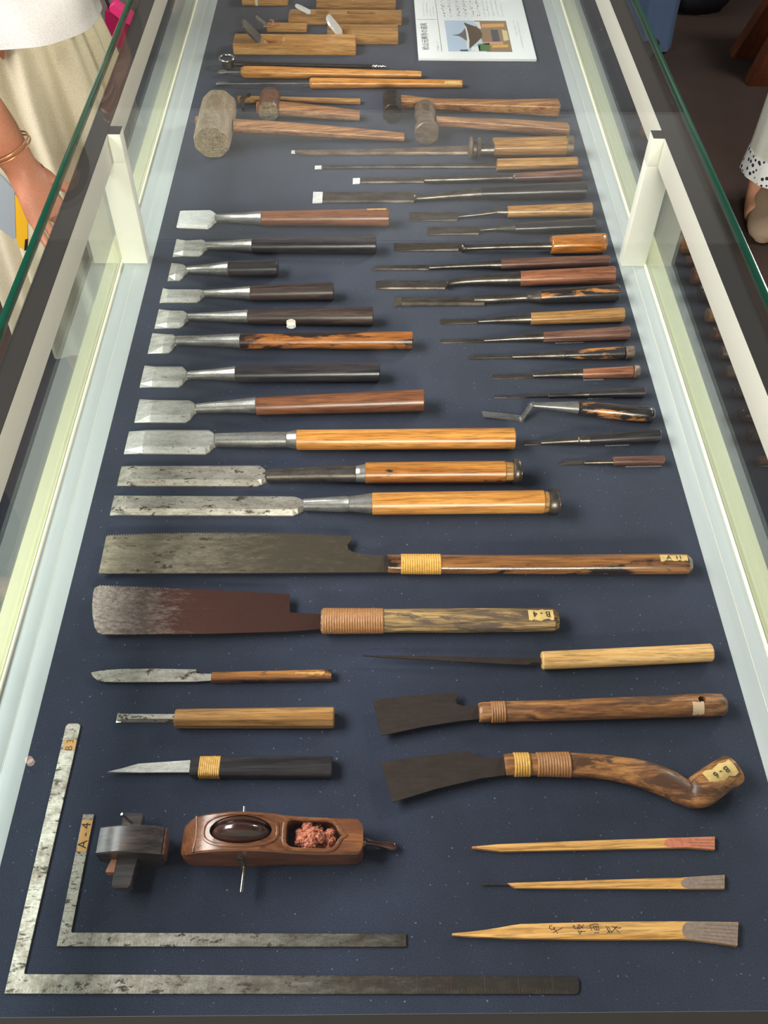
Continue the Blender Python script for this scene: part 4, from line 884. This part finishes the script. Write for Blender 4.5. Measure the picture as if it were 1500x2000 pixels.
# ---------------------------------------------------------------- wooden planes
def iron_plate(name, mat, xb, zb, xt, zt, yc, hw_, t, T, rnd=.0):
    """plane iron leaning from its foot (xb, zb) to its head (xt, zt)"""
    d = Vector((xt - xb, 0, zt - zb)); L = d.length; d.normalize(); nrm = Vector((-d.z, 0, d.x)); out = []
    prf = [(0, -hw_), (L * .78, -hw_), (L * .93, -hw_ * .8), (L, -hw_ * .35), (L, hw_ * .35), (L * .93, hw_ * .8), (L * .78, hw_), (0, hw_)]
    V = [tuple(Vector((xb, yc + y, zb)) + d * s + nrm * k) for k in (0, t) for s, y in prf]; n = 8
    F = [tuple(range(n)), tuple(range(2 * n - 1, n - 1, -1))] + [(i, i + n, (i + 1) % n + n, (i + 1) % n) for i in range(n)]
    return mesh(name, V, F, mat, T, 20)
def plane_block(label, x0, x1, y0, y1, h, mouth=None, round_left=0, T=None, slot=None, mat='plane_wood', vis=True):
    T = T or empty('wooden_plane', label, 'plane', ((x0 + x1) / 2, (y0 + y1) / 2, 0)); c = min(.003, h * .15)
    pts = [(x1 - c, y0), (x1, y0 + c), (x1, y1 - c), (x1 - c, y1)]
    bm = bmesh.new(); bmesh.ops.create_cube(bm, size=1)
    for v in bm.verts: v.co = Vector(((x0 + x1) / 2 + v.co.x * (x1 - x0), (y0 + y1) / 2 + v.co.y * (y1 - y0), h / 2 + .0002 + v.co.z * h))
    bmesh.ops.bevel(bm, geom=[e for e in bm.edges], offset=.0014, segments=2, affect='EDGES')
    if round_left:
        for v in bm.verts:
            if v.co.x < x0 + round_left:
                t = (x0 + round_left - v.co.x) / round_left; v.co.z *= 1 - .0 * t
    bm.transform(inv(T)); me = bpy.data.meshes.new('block'); bm.to_mesh(me); bm.free()
    o = link_mesh('block', me, M[mat], T, 30); bpy.context.view_layer.update(); ks = []
    if mouth:
        mx0, mx1, hw_ = mouth; yc = (y0 + y1) / 2
        V = [(x, yc + s * hw_, z + BZ) for s in (-1, 1) for x, z in ((mx0, h * 1.6), (mx0 + (mx1 - mx0) * .45, h * .25), (mx0 + (mx1 - mx0) * .6, h * .25), (mx1, h * 1.6))]
        me = bpy.data.meshes.new('k'); me.from_pydata(V, [], [(0, 1, 2, 3), (7, 6, 5, 4), (0, 4, 5, 1), (1, 5, 6, 2), (2, 6, 7, 3), (3, 7, 4, 0)])
        b_ = bmesh.new(); b_.from_mesh(me); bmesh.ops.recalc_face_normals(b_, faces=b_.faces); b_.to_mesh(me); b_.free()
        k = bpy.data.objects.new('k', me); COL.objects.link(k); ks.append(k)
    if slot:
        sx0, sx1, sw = slot; yc = (y0 + y1) / 2
        ks.append(prism([(x, y) for x, y in [(sx0 + sw + math.cos(a) * sw, yc + math.sin(a) * sw) for a in [math.pi * .5 + math.pi * i / 8 for i in range(9)]] + [(sx1 - sw + math.cos(a) * sw, yc + math.sin(a) * sw) for a in [-math.pi * .5 + math.pi * i / 8 for i in range(9)]]], h * .4, h * 2))
    if round_left:
        r_ = round_left; yc = (y0 + y1) / 2
        V = [(x0 - .02, y, z + BZ) for y in (y0 - .01, y1 + .01) for z in (h + .02,)]
        pr = [(x0 - .02, h + .02), (x0 - .02, h - r_)] + [(x0 + r_ - r_ * math.cos(a), h - r_ + r_ * math.sin(a)) for a in [math.radians(10 * i) for i in range(10)]] + [(x0 + r_, h + .02)]
        n = len(pr); V = [(x, y, z + BZ) for y in (y0 - .01, y1 + .01) for x, z in pr]
        F = [tuple(range(n)), tuple(range(2 * n - 1, n - 1, -1))] + [(i, i + n, (i + 1) % n + n, (i + 1) % n) for i in range(n)]
        me = bpy.data.meshes.new('k'); me.from_pydata(V, [], F); b_ = bmesh.new(); b_.from_mesh(me); bmesh.ops.recalc_face_normals(b_, faces=b_.faces); b_.to_mesh(me); b_.free()
        k = bpy.data.objects.new('k', me); COL.objects.link(k); ks.append(k)
    if ks: bpy.context.view_layer.update(); o = cut(o, ks)
    return T
T = plane_block('long yellow wooden plane in front, with dark iron leaning left', -.289, -.027, 2.0125, 2.063, .0225, (-.249, -.170, .0212))
iron_plate('iron', M['blade_dark'], -.2225, .012, -.268, .060, 2.037, .0200, .004, T)
iron_plate('chip_breaker', M['chrome'], -.2245, .015, -.2655, .0585, 2.037, .0195, .0012, T)
tube('escapement_curl', M['pale'], [(-.183, 2.0285, .0215), (-.1815, 2.036, .0222), (-.183, 2.0435, .0215)], .0022, T)
T = plane_block('small wooden plane with a curved iron, behind the front plane', -.2255, -.137, 2.122, 2.150, .0105, None, 0, None, (-.222, -.196, .006))
iron_plate('iron', M['neck'], -.2215, .008, -.248, .030, 2.135, .0075, .0022, T)
tube('wire_loop', M['wedge'], [(-.232, 2.125, .012), (-.216, 2.121, .013), (-.211, 2.128, .017), (-.2115, 2.138, .019), (-.2185, 2.143, .018)], .0018, T)
T = plane_block('wooden plane with broad pale iron at the right', -.0905, .0652, 2.067, 2.124, .0188, (-.075, -.028, .0235), mat='tan')
iron_plate('iron', M['bright'], -.058, .010, -.0885, .046, 2.097, .0235, .0045, T)
T = plane_block('longest plane with rounded left end and two openings on top', -.180, .075, 2.1628, 2.197, .0205, (-.130, -.080, .0105), .0085, None, (-.049, .018, .0075), mat='tan')
iron_plate('iron', M['bright'], -.112, .012, -.163, .036, 2.181, .010, .003, T)
T = plane_block('brown wooden plane at the very back of the group', -.120, .063, 2.245, 2.300, .0185, (-.045, .000, .015), mat='tan')
iron_plate('iron', M['neck'], -.025, .010, -.055, .045, 2.272, .0145, .003, T)
T = plane_block('short wooden plane crossed by a white band, far left of the group', -.293, -.187, 2.263, 2.315, .020, (-.235, -.205, .014), mat='plane_wood')
iron_plate('iron', M['neck'], -.222, .010, -.245, .045, 2.289, .0135, .003, T)
box('paper_band', (-.262, 2.2622, .0004), (-.256, 2.3158, .0208), plain('white paper band', (228, 224, 214), .7), T, .0003)

# ---------------------------------------------------------------- information panel
T = empty('information_panel', 'white printed information panel with a temple photograph', 'sign', (.2345, 2.15, 0))
PT = .006
q = [P(817.5, 113, PT), P(1048, 113.5, PT), P(1016.7, 0, PT), P(806.5, 0, PT)]
x0, x1 = q[0].x, q[1].x; y0 = q[0].y
box('panel_board', (x0, y0, .0002), (x1, y0 + .42, PT), plain('white foam board', (238, 240, 240), .5, Specular_IOR_Level=.3), T, .0006)
PH = [None]
def onp(name, px, col, dz=.0002, rough=.6):
    m_ = bpy.data.materials.get('print ' + name) or plain('print ' + name, col, rough)
    o = plate(name, m_, px, PT, PT + dz, PH[0] if name.startswith('pictured') else T)
    if name == 'printed_photograph': PH[0] = o
    return o
onp('printed_photograph', [(867.6, 39.9), (988, 40.7), (1001, 101.4), (876, 100.5)], (190, 208, 228))
onp('pictured_building', [(926, 40.3), (988, 40.7), (1001, 101.4), (950, 101), (938, 70)], (150, 122, 96), .0003)
onp('pictured_roof', [(906, 43.5), (914, 47), (930, 52), (938, 59), (942, 66), (941, 73), (932, 82), (917, 95), (917, 88), (915.5, 75), (912, 60)], (92, 74, 60), .0004)
onp('pictured_finial', [(883, 69), (896, 66.5), (903, 62), (908, 55), (914, 75), (914, 82), (905, 75), (896, 70)], (112, 104, 104), .0004)
onp('pictured_eave', [(908, 49), (911, 53), (914, 64), (917, 80), (916, 93), (914, 97), (911, 88), (912, 75), (910, 60)], (226, 226, 220), .0005)
onp('pictured_window', [(958, 58), (972, 58), (977, 81), (962, 81)], (84, 84, 92), .0005)
for k, (px, c) in enumerate((([(940, 47), (984, 46), (985, 52), (941, 54)], (214, 160, 96)), ([(944, 82), (982, 81), (983, 87), (946, 87)], (210, 150, 128)), ([(960, 88), (992, 87), (993, 92), (962, 93)], (206, 172, 84)), ([(980, 58), (990, 60), (994, 78), (984, 80)], (216, 196, 150)), ([(933, 86), (956, 84), (958, 99), (936, 100)], (84, 120, 74)), ([(922, 92), (938, 89), (938, 100), (920, 100)], (232, 236, 232)), ([(898, 97), (914, 96.5), (914, 100), (900, 100)], (70, 88, 66)), ([(926, 42), (936, 42), (940, 56), (934, 55)], (222, 220, 212)))):
    m_ = plain('print patch %d' % k, c, .6); plate('pictured_detail', m_, px, PT, PT + .0004, PH[0])
onp('rule_line', [(849.6, 0), (850.6, 0), (863.6, 100.5), (862.4, 100.5)], (150, 152, 150))
onp('rule_line', [(814, 37.4), (852, 37.4), (852, 38.2), (814, 38.2)], (150, 152, 150))
a, b = P(832, 100, PT), P(828, 43, PT)
t_ = write('松山元興寺の道具', .0168, Vector(((a.x + b.x) / 2 + .0005, (a.y + b.y) / 2, PT + .0003)), (0, 0, math.pi / 2), plain('print grey title', (104, 106, 106), .7), T, 'title_lettering', .0001)
def dashes(name, u0, u1, uv, v0, v1, wd, seed, col):
    """rows of tiny illegible print: broken strokes running away from the viewer"""
    rnd = random.Random(seed); V, F = [], []
    p0, p1 = P(u0, v1, PT), P(u1, v0, PT); y = P((u0 + u1) / 2, v1, PT).y; ye = P((u0 + u1) / 2, v0, PT).y; x = p0.x
    while y < ye:
        L = wd * rnd.uniform(.5, 1.1)
        for _ in range(3):
            xx = x + rnd.uniform(-.4, .4) * wd; w2 = wd * rnd.uniform(.08, .2); yy = y + rnd.uniform(0, .5) * L; k = len(V); ln = L * rnd.uniform(.2, .8)
            if rnd.random() < .5: ln, w2 = w2, ln * .7
            V += [(xx, yy, PT + .0003), (xx + w2, yy, PT + .0003), (xx + w2, yy + ln, PT + .0003), (xx, yy + ln, PT + .0003)]; F.append((k, k + 1, k + 2, k + 3))
        y += wd * 1.15
    m_ = bpy.data.materials.get('print text') or plain('print text', col, .7)
    o = mesh(name, V, F, m_, T, None); o['kind'] = 'stuff'
for i, u in enumerate((866, 880, 895, 909, 923, 935)): dashes('body_text', u, u - 2, 0, 0, 32.5, .0085, i, (96, 96, 96))
for i, u in enumerate((947, 955, 964, 973, 982)): dashes('body_text', u, u - 3, 0, 0 if i < 4 else 8, 32.5, .004, 20 + i, (96, 96, 96))
for i, (u, v0) in enumerate(((828, 3), (834.5, 6), (841, 17), (847, 13))): dashes('body_text', u, u - 2, 0, v0, 32, .0035, 40 + i, (96, 96, 96))
dashes('body_text', 855, 852, 0, 81, 100, .0055, 50, (96, 96, 96)); dashes('body_text', 1009, 1003, 0, 40, 70, .0035, 51, (96, 96, 96)); dashes('body_text', 1022, 1010, 0, 40, 95, .0035, 52, (96, 96, 96))

# ---------------------------------------------------------------- visitors and things beyond the case
def cloth(name, c, rough=.85): 
    m = plain(name, c, rough); dress(m, 500, .2, .001); return m
def zloft(name, mat, sts, parent, folds=0, depth=0.0, n=72, seed=0, hem=0.0, open_=False):
    """garment tube: (cx, cy, z, rx, ry); folds deepen towards the hem"""
    rnd = random.Random(seed); ph = [rnd.uniform(-.25, .25) for _ in range(max(folds, 1))]; R = []
    out = smoothst(sts, 5)
    for k, (cx, cy, z, rx, ry) in enumerate(out):
        t = k / (len(out) - 1); ring = []
        for j in range(n):
            a = 2 * math.pi * j / n
            f = 0
            if folds: f = depth * (.25 + .75 * t) * (math.sin(folds * a + 1.2 * math.sin(2 * a + seed)) + .45 * math.sin(folds * 2.3 * a + seed * 2) )
            ring.append((cx + math.cos(a) * (rx + f), cy + math.sin(a) * (ry + f), z + hem * t * math.sin(a * 2)))
        R.append(ring)
    V, F = rings(R); return mesh(name, V, F, mat, parent, 70)
SK = cloth('brown skin', (186, 122, 94), .5); SKD = cloth('tanned skin', (196, 140, 112), .5)  # one even base colour for each skin
def hand_joints(w_, d, side, palm=.085, r=.0085, curl=.25, up=Vector((0, 0, 1))):
    """wrist point, pointing direction, thumb side -> joints and edges of a hand (index 0 is the wrist)"""
    d = Vector(d).normalized(); s = Vector(side); s = (s - d * s.dot(d)).normalized(); nr = d.cross(s); w_ = Vector(w_)
    J = [tuple(w_) + (.030, .024), tuple(w_ + d * .035) + (.040, .022), tuple(w_ + d * palm * .78) + (.042, .018)]; E = [(0, 1), (1, 2)]
    for i, (off, ln) in enumerate(((.030, .068), (.010, .076), (-.011, .070), (-.030, .055))):
        b = w_ + d * palm + s * off; k = len(J)
        J += [tuple(b) + (r, r)]; E.append((2, k)); q = b; dd = d
        for seg in range(3):
            dd = (dd + nr * curl * (seg * .6 + .5)).normalized(); q = q + dd * ln * (.45, .32, .23)[seg]; J.append(tuple(q) + (r * (.95, .88, .72)[seg],) * 2); E.append((len(J) - 2, len(J) - 1))
    k = len(J); b = w_ + d * .025 + s * .028; J.append(tuple(b) + (.014, .012)); E.append((1, k)); q = b
    for ln, rr in ((.034, .0105), (.026, .0085)):
        q = q + (d * .8 + s * .6 + nr * .15).normalized() * ln; J.append(tuple(q) + (rr, rr)); E.append((len(J) - 2, len(J) - 1))
    return J, E
def shoe(T, x, y, deg, mat):
    d = Vector((math.cos(math.radians(deg)), math.sin(math.radians(deg)), 0)); s = Vector((-d.y, d.x, 0)); base = Vector((x, y, -.8)); R = []
    for t, w_, h_ in ((-.08, .020, .05), (-.07, .036, .085), (-.03, .040, .092), (.03, .041, .080), (.09, .046, .060), (.15, .050, .048), (.185, .044, .040), (.205, .024, .028)):
        R.append([tuple(base + d * t + s * math.cos(a) * w_ + Vector((0, 0, .004 + h_ * (.5 + .5 * math.sin(a))))) for a in [2 * math.pi * j / 20 for j in range(20)]])
    V, F = rings(R); return mesh('shoe', V, F, mat, T, 60)
def clasped(x, y, H, face, sides=(1, -1)):
    f = Vector((math.cos(math.radians(face)), math.sin(math.radians(face)), 0)); s = Vector((-f.y, f.x, 0)); o = Vector((x, y, -.8)); out = {}
    for sd in sides:
        e = o + s * sd * .235 + f * .03 + Vector((0, 0, .63 * H)); w_ = o + f * .26 + s * sd * .13 + Vector((0, 0, .72 * H)); out[sd] = (tuple(e), tuple(w_), (0, 0, 1))
    return out
def figure(T, x, y, H, face, skinm, arms=None, hair=(38, 30, 28)):
    """one continuous body: legs, trunk, arms with hands, neck and head; face = heading in degrees"""
    zf = -.8; f = Vector((math.cos(math.radians(face)), math.sin(math.radians(face)), 0)); s = Vector((-f.y, f.x, 0)); o = Vector((x, y, zf))
    p = lambda a, b, h: tuple(o + f * a + s * b + Vector((0, 0, h * H)))
    J = [p(0, 0, .53) + (.13, .09), p(0, 0, .62) + (.115, .085), p(0, 0, .72) + (.14, .09), p(-.01, 0, .80) + (.12, .07), p(-.005, 0, .845) + (.05, .05), p(.01, 0, .885) + (.062, .07), p(.015, 0, .935) + (.076, .09), p(.005, 0, .975) + (.055, .062), p(.105, 0, .918) + (.011, .013)]
    E = [(0, 1), (1, 2), (2, 3), (3, 4), (4, 5), (5, 6), (6, 7), (6, 8)]
    for sd in (1, -1):
        k = len(J); J += [p(0, sd * .085, .48) + (.085, .085), p(.01, sd * .09, .28) + (.052, .055), p(0, sd * .09, .05) + (.034, .036), p(.05, sd * .095, .022) + (.034, .028), p(.13, sd * .1, .016) + (.034, .020)]; E += [(0, k)] + [(k + i, k + i + 1) for i in range(4)]
    for sd in (1, -1):
        cu = (arms or {}).get(sd)
        sh = p(0, sd * .175, .80)
        el, wr, thumb = (cu[:3] if cu else (p(-.02, sd * .225, .625), p(.06, sd * .235, .475), tuple(f)))
        k = len(J); J += [sh + (.05, .05), tuple(el) + (.043, .043), tuple(Vector(el).lerp(Vector(wr), .5)) + ((.046, .044) if cu else (.037, .035))]; E += [(3, k), (k, k + 1), (k + 1, k + 2)]
        HJ, HE = hand_joints(wr, cu[3] if cu and len(cu) > 3 else Vector(wr) - Vector(el), thumb, r=.0088, palm=.095 if cu else .085); b = len(J); J += HJ; E.append((k + 2, b)); E += [(i + b, j + b) for i, j in HE]
    body = skin('body', J, E, skinm, T, 2)
    hc = Vector(p(-.012, 0, .948)); bm = bmesh.new(); bmesh.ops.create_icosphere(bm, subdivisions=3, radius=1)
    for v in bm.verts:
        q = Vector((v.co.x * .098, v.co.y * .088, v.co.z * .105)); q.x -= .02
        if v.co.z < -.2: q.x = min(q.x, -.01 + .06 * (v.co.z + .2))
        v.co = hc + f * q.x + s * q.y + Vector((0, 0, q.z + .012))
    bm.transform(inv(T)); me = bpy.data.meshes.new('hair'); bm.to_mesh(me); bm.free(); link_mesh('hair', me, cloth('hair', hair, .6), T, 80)
    for sd in (1, -1):
        for nm, hh, a, r_, c in (('eye', .925, .082, .011, (236, 232, 228)),):
            c0 = Vector(p(a, sd * .031, hh)); bm = bmesh.new(); bmesh.ops.create_uvsphere(bm, u_segments=12, v_segments=8, radius=r_); bm.transform(inv(T) @ Matrix.Translation(c0)); me = bpy.data.meshes.new(nm); bm.to_mesh(me); bm.free(); link_mesh(nm, me, M['lacquer'], T, 60)
    m0 = Vector(p(.088, 0, .893)); tube('mouth', cloth('lips', (168, 88, 80), .5), [m0 - s * .02, m0 + f * .006, m0 + s * .02], [.003, .005, .003], T)
    return p
# person on the left in the cream skirt
T = empty('person', 'person in a white top and long cream gathered skirt, arm at the left side', 'person', (-.74, 2.05, -.8))
el, wr = Vector(P(-75, 165, .15)), Vector(P(44, 330, -.005))
wr_dir = Vector((-.560, 1.545, -.135))
p = figure(T, -.745, 2.03, 1.60, -60, SK, arms={1: clasped(-.745, 2.03, 1.6, -60)[1], -1: (tuple(el), tuple(wr), (.7, .5, 0), tuple(Vector(P(112, 452, -.10)) - wr))})
zloft('skirt', cloth('cream skirt', (210, 199, 172), .9), [(-.755, 2.05, .16, .135, .11), (-.755, 2.05, .08, .165, .135), (-.755, 2.05, -.06, .195, .155), (-.745, 2.05, -.25, .20, .165), (-.74, 2.05, -.48, .21, .175), (-.735, 2.05, -.71, .215, .185)], T, 9, .030, 300, 3)
zloft('white_top', cloth('white top', (236, 232, 232), .8), [(-.755, 2.03, .50, .10, .09), (-.755, 2.03, .46, .185, .115), (-.755, 2.03, .34, .18, .125), (-.755, 2.04, .2, .17, .13), (-.755, 2.045, .10, .185, .155), (-.755, 2.045, .062, .19, .16)], T, 5, .003, 120, 5)
V, F = rings([[(q.x + (math.cos(a) * .055), q.y + math.sin(a) * .05, q.z + math.cos(a) * .02) for a in [2 * math.pi * j / 20 for j in range(20)]] for q in (Vector(p(0, -.165, .81)), Vector(p(.0, -.19, .78)) , Vector((-.735, 1.75, .38)))])
mesh('sleeve', V, F, cloth('white sleeve', (236, 232, 232), .8), T, 60)
for t in (.40, .47):
    c = el.lerp(wr, .48 + t * .6); d = (wr - el).normalized(); s = d.cross(Vector((0, 0, 1))).normalized(); u_ = s.cross(d)
    tube('bracelet', plain('thin bracelet', (188, 136, 96), .3, .6), [c + s * math.cos(a) * .046 + u_ * math.sin(a) * .044 for a in [2 * math.pi * i / 24 for i in range(24)]], .0016, T, n=6, closed=True)
# booklet held in that hand
T = empty('booklet', 'grey booklet with yellow spine held beside the cream skirt', 'booklet', tuple(P(20, 420, -.12)))
def quad_solid(name, px, d0, mat, par, t=.006):
    """slab facing the camera side: pixel outline on the upright plane y = d0 at real depth"""
    A = [PY(u, v, d0) for u, v in px]; n = len(A); V = [tuple(a) for a in A] + [(a.x, a.y + t, a.z) for a in A]
    F = [tuple(range(n)), tuple(range(2 * n - 1, n - 1, -1))] + [(i, i + n, (i + 1) % n + n, (i + 1) % n) for i in range(n)]
    return mesh(name, V, F, mat, par, 20)
quad_solid('cover', [(-30, 320), (0, 342), (28, 372), (31, 466), (26, 467), (-30, 425)], 1.585, plain('grey booklet cover', (150, 158, 168), .5), T)
SP = quad_solid('spine', [(29, 380), (42, 398), (53, 418), (54, 478), (50, 489), (38, 484), (32, 466)], 1.583, plain('yellow booklet edge', (226, 172, 36), .5), T, .007)
quad_solid('spine_tip', [(49, 468), (54, 467), (54, 488), (47, 490)], 1.5815, plain('black booklet corner', (30, 28, 28), .5), SP, .002)
# second visitor behind, mostly hidden, with the pink pouch
T = empty('person', 'person in grey mostly hidden behind the cream skirt', 'person', (-.73, 2.78, -.8))
p = figure(T, -.75, 2.78, 1.6, -90, SKD)
zloft('trousers', cloth('grey trousers', (112, 104, 100), .9), [(-.75, 2.78, .17, .14, .11), (-.75, 2.78, 0, .18, .14), (-.75, 2.78, -.35, .165, .14), (-.75, 2.78, -.68, .14, .12)], T, 6, .004, 60, 8)
zloft('grey_top', cloth('grey top', (124, 116, 112), .85), [(-.75, 2.78, .52, .10, .08), (-.75, 2.78, .46, .19, .11), (-.75, 2.78, .2, .17, .12), (-.75, 2.78, .04, .19, .145)], T, 5, .003, 60, 9)
T = empty('pouch', 'pink zipped pouch hanging beside the cream skirt', 'pouch', tuple(PY(240, 50, 2.5)))
PK = plain('pink leather', (186, 24, 84), .35); PK2 = plain('deep pink leather', (150, 22, 70), .4)
quad_solid('pouch_body', [(205, 22), (226, 28), (250, 46), (262, 55), (262, 100), (232, 95), (205, 60)], 2.50, PK2, T, .03)
quad_solid('pouch_flap', [(213, 14), (222, 10), (250, 30), (266, 44), (262, 54), (240, 42), (214, 22)], 2.492, plain('bright pink leather', (226, 56, 120), .3), T, .04)
tube('strap', plain('black strap', (22, 20, 22), .5), [PY(216, 20, 2.51), PY(208, 0, 2.51), PY(196, -40, 2.51), PY(180, -100, 2.52), PY(178, -160, 2.53)], .008, T, flat=.4)
# visitor in jeans beyond the right side
T = empty('person', 'person in wide blue jeans standing beyond the right side of the case', 'person', (1.1, 3.97, -.8))
figure(T, 1.1, 3.97, 1.68, -120, SKD)
for b_ in (-1, 1): shoe(T, 1.1 + b_ * .075, 3.95 - b_ * .045, -120, cloth('dark shoe', (30, 26, 26), .6))
JN = cloth('blue denim', (58, 76, 104), .9)
zloft('jeans', JN, [(1.1, 3.97, .2, .15, .12), (1.1, 3.97, 0, .19, .145), (1.105, 3.97, -.3, .17, .14), (1.12, 3.96, -.62, .14, .125), (1.135, 3.94, -.79, .125, .12)], T, 7, .007, 90, 4)
zloft('navy_top', cloth('navy top', (44, 50, 64), .85), [(1.1, 3.97, .58, .10, .08), (1.1, 3.97, .52, .2, .12), (1.1, 3.97, .3, .18, .13), (1.1, 3.97, .1, .195, .15)], T, 5, .003, 60, 2)
T = empty('backpack', 'black sagging bag on the floor beside the blue jeans', 'bag', (1.44, 4.32, -.8))
zloft('bag_body', cloth('black nylon', (20, 20, 30), .5), [(1.44, 4.33, -.42, .05, .05), (1.44, 4.33, -.46, .14, .1), (1.44, 4.33, -.6, .17, .12), (1.44, 4.32, -.74, .16, .12), (1.44, 4.31, -.795, .11, .09)], T, 6, .005, 60, 6)
tube('bag_strap', cloth('black webbing', (16, 16, 20), .6), [(1.36, 4.3, -.45), (1.38, 4.28, -.36), (1.44, 4.27, -.33), (1.5, 4.28, -.36), (1.52, 4.3, -.45)], .01, T)
# wooden stool
T = empty('wooden_stool', 'dark orange-brown wooden stool with splayed legs at the right edge', 'stool', (1.78, 3.72, -.8))
SW = wood('stool wood', (118, 62, 34), (84, 42, 24), grain=(20, 20, 4), rough=.4)
for sx, sy in ((-1, -1), (-1, 1), (1, -1), (1, 1)):
    a = Vector((1.78 + sx * .235, 3.72 + sy * .12, -.8)); b = Vector((1.78 + sx * .12, 3.72 + sy * .07, -.37))
    V, F = rings([[tuple(c + Vector((dx_ * w_, dy_ * .03, 0))) for dx_, dy_ in ((-1, -1), (1, -1), (1, 1), (-1, 1))] for c, w_ in ((a, .055), (a.lerp(b, .5), .048), (b, .04))])
    mesh('leg', V, F, SW, T, 30)
box('seat', (1.58, 3.58, -.37), (1.98, 3.86, -.335), SW, T, .008)
box('stretcher', (1.60, 3.60, -.60), (1.96, 3.625, -.57), SW, T, .003)
# visitor at the right edge: patterned trouser cuff and tan shoe
T = empty('person', 'person in white trousers with navy-dotted cuffs and tan shoes at the right edge', 'person', (1.36, 2.70, -.8))
figure(T, 1.37, 2.72, 1.58, -105, SKD, arms=clasped(1.37, 2.72, 1.58, -105))
WT = cloth('white trousers', (214, 214, 204), .85)
dt = NT('navy dotted white cuff'); vo = dt.n('TexVoronoi'); vo.inputs['Scale'].default_value = 58; dt.l(dt.coord((1, 1, 1), 0), 0, vo, 'Vector'); rr = dt.ramp(vo, [(.30, srgb((36, 38, 66))), (.36, srgb((226, 226, 226)))], 'Distance'); dt.l(rr, 0, dt.b, 'Base Color'); dt.set(Roughness=.85)
for sd in (0, 1):
    cx, cy = 1.285 + sd * .19, 2.69 + sd * .05
    zloft('trouser_leg', WT, [(cx + .03, cy + .02, .06, .11, .12), (cx + .02, cy + .01, -.3, .10, .11), (cx, cy, -.56, .085, .095), (cx, cy, -.585, .086, .096)], T, 5, .003, 60, 3 + sd)
    zloft('trouser_cuff', dt.m, [(cx, cy, -.583, .088, .098), (cx, cy, -.61, .090, .10), (cx, cy, -.655, .094, .104)], T, 5, .003, 60, 3 + sd)
    shoe(T, cx + .015, cy + .02, -104, cloth('tan shoe', (150, 128, 108), .7))
zloft('beige_top', cloth('beige top', (190, 180, 164), .85), [(1.37, 2.72, .5, .10, .08), (1.37, 2.72, .44, .19, .12), (1.37, 2.72, .2, .18, .13), (1.37, 2.72, .0, .20, .16)], T, 5, .003, 60, 2)
# visitor at the left edge, light grey patterned clothing
T = empty('person', 'person in pale grey striped clothing just inside the left edge', 'person', (-.78, 1.08, -.8))
st = NT('pale grey striped cloth'); wv = st.n('TexWave'); wv.inputs['Scale'].default_value = 14; wv.inputs['Distortion'].default_value = 1.5; st.l(st.coord((1, 1, 1), 0), 0, wv, 'Vector'); rr = st.ramp(wv, [(.3, srgb((150, 150, 150))), (.7, srgb((214, 214, 212)))], 'Color'); st.l(rr, 0, st.b, 'Base Color'); st.set(Roughness=.85)
figure(T, -.86, 1.06, 1.6, 0, SKD)
zloft('grey_skirt', cloth('dark brown skirt', (48, 40, 38), .9), [(-.86, 1.06, .2, .14, .13), (-.86, 1.06, .0, .17, .16), (-.87, 1.06, -.5, .2, .19)], T, 7, .005, 90, 4)
zloft('striped_top', st.m, [(-.86, 1.06, .5, .09, .1), (-.86, 1.06, .45, .12, .18), (-.86, 1.06, .2, .13, .16), (-.865, 1.06, .05, .15, .17)], T, 6, .004, 90, 2)
# the round ceiling lamps whose reflections sit in the glass
L1_, L2_ = P(568.5, 632) * (2.645 / .9), P(58, 1486) * (2.645 / .9)
for (x, y, lb, rs, em) in ((L1_.x, L1_.y, 'small round ceiling lamp over the far half of the case', .75, 22), (L2_.x, L2_.y, 'small round ceiling lamp over the left side of the case', .42, 9)):
    T = empty('ceiling_lamp', lb, 'ceiling lamp', (x, y, 2.2))
    bm = bmesh.new(); bmesh.ops.create_cone(bm, cap_ends=True, segments=32, radius1=.028 * rs, radius2=.028 * rs, depth=.006); bm.transform(inv(T) @ Matrix.Translation((x, y, 2.2)))
    me = bpy.data.meshes.new('lamp'); bm.to_mesh(me); bm.free()
    e = NT('lamp glow'); e.b.inputs['Emission Color'].default_value = (1, .9, .68, 1) if rs > .5 else (1, .7, .5, 1); e.b.inputs['Emission Strength'].default_value = em; link_mesh('bulb_face', me, e.m, T, 30)
    R = [[(x + math.cos(a) * r_ * rs, y + math.sin(a) * r_ * rs, z) for a in [2 * math.pi * j / 32 for j in range(32)]] for r_, z in ((.030, 2.198), (.038, 2.198), (.040, 2.26), (.030, 2.26))]
    R.append(R[0]); V, F = rings(R, False); mesh('lamp_housing', V, F, M['seal'], T, 30)

o = box('wall_far', (-6, 6.2, -.8), (8, 6.35, 2.7), paint('brown-grey lower wall', (104, 98, 92), .8, .05, (1, 1, 1))); o['kind'] = 'structure'  # unseen far wall, lower part kept dark to limit haze in the top glass
o = box('wall_far_haze_band', (-6, 6.2, 2.7), (8, 6.35, 3.75), paint('pale grey haze band', (196, 196, 192), .8, .05, (1, 1, 1))); o['kind'] = 'structure'  # pale band added above so its reflection makes haze in the top glass
DW = paint('dark brown gallery wall', (86, 74, 66), .8, .05, (1, 1, 1))
for nm, a, b in (('wall_left', (-5.1, -4, -.8), (-4.95, 6.2, 2.6)), ('wall_right', (6.0, -4, -.8), (6.15, 6.2, 2.6)), ('wall_near', (-6, -4.1, -.8), (8, -3.95, 2.6))):
    o = box(nm, a, b, DW); o['kind'] = 'structure'
